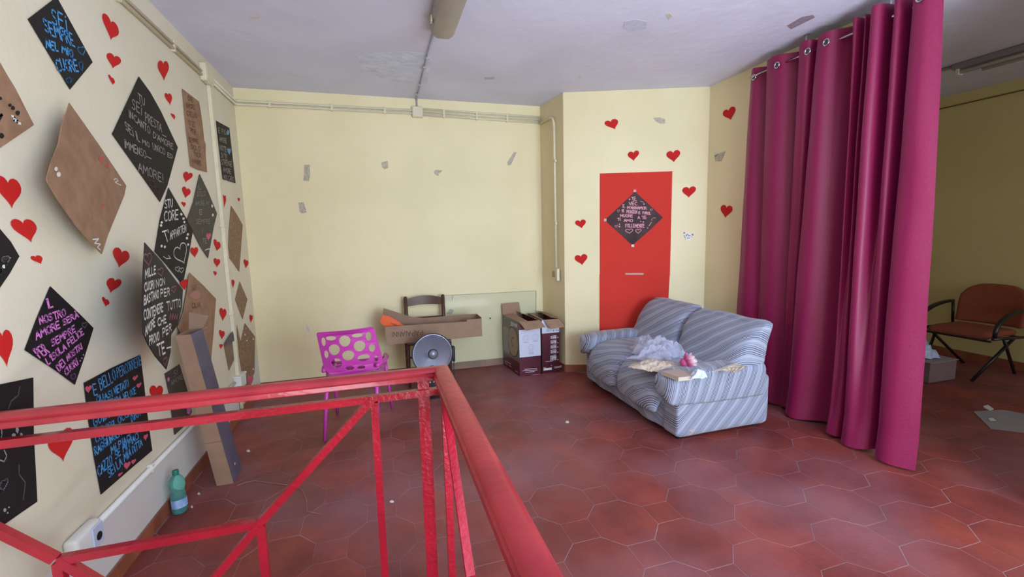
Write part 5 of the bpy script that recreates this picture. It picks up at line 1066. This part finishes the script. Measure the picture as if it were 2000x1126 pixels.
# ------------------------------------------------------------------ narrow carton leaning on the left wall
lp = root('leaning_carton', (.24, -1.82, 0), 'long narrow cardboard carton leaning against the left wall', 'carton')
B = [Vector(v) for v in ((.172, -1.888, .002), (.262, -1.885, .002), (.262, -1.70, .002), (.172, -1.70, .002))]
D = Vector((.085, -1.985, .975)) - B[0]
D1 = D + Vector((-.018, 0, 0))
mb = MB(); mb.poly_prism([B[0], B[1], B[1] + D1, B[0] + D], (0, .004, 0)); child(mb.build('front_panel', M_card), lp)
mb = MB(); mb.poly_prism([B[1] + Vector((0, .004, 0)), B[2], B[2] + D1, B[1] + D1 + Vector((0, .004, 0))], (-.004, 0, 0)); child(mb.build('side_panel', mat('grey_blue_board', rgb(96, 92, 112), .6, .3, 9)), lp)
mb = MB(); mb.poly_prism([B[0] + Vector((0, .004, 0)), B[3], B[3] + D, B[0] + D + Vector((0, .004, 0))], (.004, 0, 0)); child(mb.build('side_panel', M_card), lp)
mb = MB(); mb.poly_prism([B[3] + Vector((.004, 0, 0)), B[2] + Vector((-.004, 0, 0)), B[2] + D1 + Vector((-.004, 0, 0)), B[3] + D + Vector((.004, 0, 0))], (0, -.004, 0)); child(mb.build('back_panel', M_in), lp)
mb = MB(); T0 = B[0] + D; T1 = B[1] + D; mb.poly_prism([B[3] + D, B[2] + D1, B[2] + D1 + Vector((.03, .03, .07)), B[3] + D + Vector((-.0, .03, .10))], (0, .003, 0)); child(mb.build('end_flap', M_in), lp)
mb = MB(); a_ = B[0] + D * .30; b_ = B[1] + D * .30; mb.poly_prism([a_ + Vector((0, -.001, 0)), b_ + Vector((0, -.001, 0)), b_ + Vector((0, -.001, .004)), a_ + Vector((0, -.001, .004))], (0, .001, 0)); child(mb.build('crease', mat('crease_brown', rgb(120, 92, 74), .8)), lp)
mb = MB(); c_ = B[1] + (B[2] - B[1]) * .5 + D * .09; mb.lathe([(.010, 0), (.0, .001)], c_ + Vector((.001, 0, 0)), 12, Matrix.Rotation(math.radians(90), 4, 'Y')); child(mb.build('label_dot', M_white), lp)

# ------------------------------------------------------------------ water bottle
wb = root('water_bottle', (.062, -2.12, 0), 'green-blue plastic water bottle on the floor by the left wall', 'bottle')
M_pet = mat('teal_pet', rgb(150, 232, 222), .08, trans=.8, alpha=1.0); M_pet.node_tree.nodes['Principled BSDF'].inputs['IOR'].default_value = 1.2
child(MB().lathe([(.0, .004), (.028, .0), (.037, .010), (.038, .05), (.037, .10), (.033, .118), (.030, .128), (.034, .142), (.039, .165), (.036, .19), (.024, .212), (.013, .222), (.012, .236), (.0, .237)], (.062, -2.12, 0), 28).build('bottle_body', M_pet, smooth=True), wb)
child(MB().lathe([(.0, .222), (.0155, .222), (.016, .245), (.0145, .248), (0, .248)], (.062, -2.12, 0), 20).build('bottle_cap', mat('green_cap', rgb(16, 116, 96), .35), auto=.7), wb)
mb = MB(); bm = mb.bm; A = []
for k_ in range(15):
    t = -2.3 + k_ / 14 * 2.6; A.append([bm.verts.new((.062 + .0392 * math.cos(t), -2.12 + .0392 * math.sin(t), z)) for z in (.040, .088)])
for p_, q_ in zip(A, A[1:]): bm.faces.new((p_[0], q_[0], q_[1], p_[1]))
child(mb.build('bottle_label', mat('pale_blue_label', rgb(176, 202, 236), .5, 0, 40, col2=rgb(120, 160, 215)), smooth=True), wb)
child(MB().lathe([(.0, .006), (.034, .008), (.0345, .105), (0, .106)], (.062, -2.12, 0), 24).build('water', mat('tinted_water', rgb(90, 180, 205), .05, trans=.85), smooth=True), wb)

# ------------------------------------------------------------------ waiting-room chair in the dark room
M_br = mat('rust_fabric', rgb(150, 78, 56), .9, .15, 30, .3, 120)
oc = root('office_chair', (6.9, -1.98, 0), 'rust fabric visitor chair with black arms in the dark room', 'chair')
child(soft(6.645, 7.12, -2.21, -1.73, .40, .465, .03, 10, fn=lambda u, v, w_, p: p + Vector((0, 0, -.03 * max(0, .3 - u) * 2))).build('seat', M_br, smooth=True), oc)
def obk(u, v, w_, p):
    p = p.copy(); p.x += .07 * w_ + .05 * (1 - (2 * v - 1) ** 2) ; c = abs(2 * v - 1); p.z -= .10 * c ** 2.5 * w_; return p
child(soft(7.10, 7.16, -2.235, -1.70, .47, .875, .028, 10, fn=obk).build('backrest', M_br, smooth=True), oc)
for y, ty in ((-1.665, 1), (-2.275, -1)):
    child(MB().tube([(6.64 + .50 * (1 - math.cos(t_)) if t_ < 1.571 else 7.14, y, .44 + .235 * math.sin(t_) ** .75) for t_ in [q_ / 12 * 1.5707 for q_ in range(13)]], [.016 + .006 * math.sin(q_ / 12 * 3.1) for q_ in range(13)], 10).build('armrest', M_bp, smooth=True), oc)
    child(MB().tube([(7.14, y, .67), (7.17, y, .40)], .014, 8).build('arm_post', M_bp, smooth=True), oc)
    child(MB().tube([(6.62, y, .425), (7.18, y, .40)], .014, 8).build('side_rail', M_bp, smooth=True), oc)
    yl = y + .10 * ty * -1
    child(MB().tube([(6.93, y, .41), (6.575, yl, 0)], .014, 8).build('leg', M_bp, smooth=True), oc)
    child(MB().tube([(6.78, y, .41), (7.22, yl, 0)], .014, 8).build('leg', M_bp, smooth=True), oc)
child(MB().box(6.63, 6.66, -2.25, -1.69, .385, .40).box(7.10, 7.13, -2.25, -1.69, .385, .40).build('cross_rail', M_bp), oc)
cb = root('low_carton', (6.35, -1.93, 0), 'low flat cardboard box on the floor beside the visitor chair', 'box')
child(MB().box(6.13, 6.50, -2.09, -1.72, .003, .195, .003).build('box_body', mat('mauve_grey_board', rgb(128, 108, 112), .8, .08, 10)), cb)
child(MB().box(6.12, 6.51, -2.10, -1.71, .196, .202, 0, Matrix.Identity(4)).build('box_lid', mat('grey_lid', rgb(150, 140, 142), .8)), cb)
pb = crumple('plastic_bag', 6.30, -1.90, .203, .15, .13, .16, mat('pale_blue_plastic_bag', rgb(178, 196, 236), .35, .08, 12), 'pale blue plastic bag on the low box in the dark room', 'bag', 77, 26, 7, 0, .3)
pq = soft(6.10, 6.20, -1.86, -1.66, .203, .52, .045, 8, amp=.014, sc=8).build('rolled_blanket', mat('grey_white_cloth', rgb(180, 176, 178), .9, .1, 10), smooth=True); tag(pq, 'grey-white upright bundle beside the bag, half behind the curtain', 'bundle')
def flat_scrap(name, pts, label, m, cat, z=.004, th=.003):
    if cat == 'crumb':
        cx_ = sum(p[0] for p in pts) / 4; cy_ = sum(p[1] for p in pts) / 4; pts = [(cx_ + (pts[2][0] - pts[0][0]) * .42 * math.cos(t) * (1 + .2 * math.sin(t * 3)), cy_ + 2.2 * math.sin(t)) for t in [k_ / 9 * 6.283 for k_ in range(9)]]
    mb = MB(); mb.poly_prism([on(x, y, (0, 0, z), (0, 0, 1)) for x, y in pts], (0, 0, -th)); return tag(mb.build(name, m), label, cat)
M_sheet = mat('grey_cardboard', rgb(150, 146, 150), .8, .12, 8)
flat_scrap('cardboard_sheet', ((1901, 803), (1958, 799.5), (2000, 807), (2060, 822), (2040, 862), (2000, 844), (1935, 836)), 'flat grey cardboard sheet on the floor of the dark room', M_sheet, 'cardboard')
flat_scrap('paper_scrap', ((1920, 792), (1930, 790), (1941, 798), (1934, 801), (1923, 796)), 'small white paper scrap behind the flat cardboard sheet', M_white, 'paper scrap')
flat_scrap('paper_scrap', ((1930, 817), (1938, 815), (1945, 820), (1934, 820)), 'small white paper scrap lying on the flat cardboard sheet', M_white, 'paper scrap', .0075)
for pts, lb in ((((481, 878), (486, 875), (489, 881), (484, 884)), 'white chip on the floor right of the leaning carton'), (((703, 803), (710, 799), (716, 802), (709, 806)), 'white flake on the floor behind the short diagonal bar'),
                (((760, 977), (767, 975), (770, 979), (764, 982)), 'white chip on the floor between the post and the bar'), (((1104, 822), (1110, 821), (1112, 824), (1106, 825)), 'white flake on the floor before the sofa'),
                (((344, 913), (352, 911), (351, 916), (346, 917)), 'pale crumb against the wall behind the bottle'), (((385, 962), (390, 960), (391, 964), (387, 966)), 'pale crumb right of the bottle'), (((372, 988), (377, 986), (377, 989), (373, 991)), 'pale crumb at the foot of the bottle')):
    flat_scrap('floor_crumb', pts, lb, M_white, 'crumb', .003, .0025)
mb = MB(); pts = [(462, 948), (480, 941), (497, 938), (520, 941), (560, 946), (590, 955), (598, 975), (600, 998), (625, 1003)]
mb.tube([on(x, y, (0, 0, .003), (0, 0, 1)) for x, y in pts], .0016, 5); tag(mb.build('thin_string', mat('pale_string', rgb(176, 128, 110), .8)), 'thin pale string lying on the tiles right of the leaning carton', 'string')
def sub(part, piece):
    piece.parent = part; piece.matrix_parent_inverse = Matrix()
by = {}
for o in bpy.data.objects: by.setdefault(o.name.split('.')[0], []).append(o)
sub(by['hub_cap'][0], by['hub_badge'][0]); sub(by['bottle_body'][0], by['bottle_label'][0]); sub(by['stem'][0], by['indicator_button'][0]); sub(by['stem'][0], by['indicator_button'][1])
for a_, b_ in zip(sorted(by['eyelet'], key=lambda o: o.name), sorted(by['eyelet_opening'], key=lambda o: o.name)): sub(a_, b_)
sub(by['socket_plate'][0], by['socket_opening'][0])
for o in list(bpy.data.objects):
    if '_abs' in o: del o['_abs']
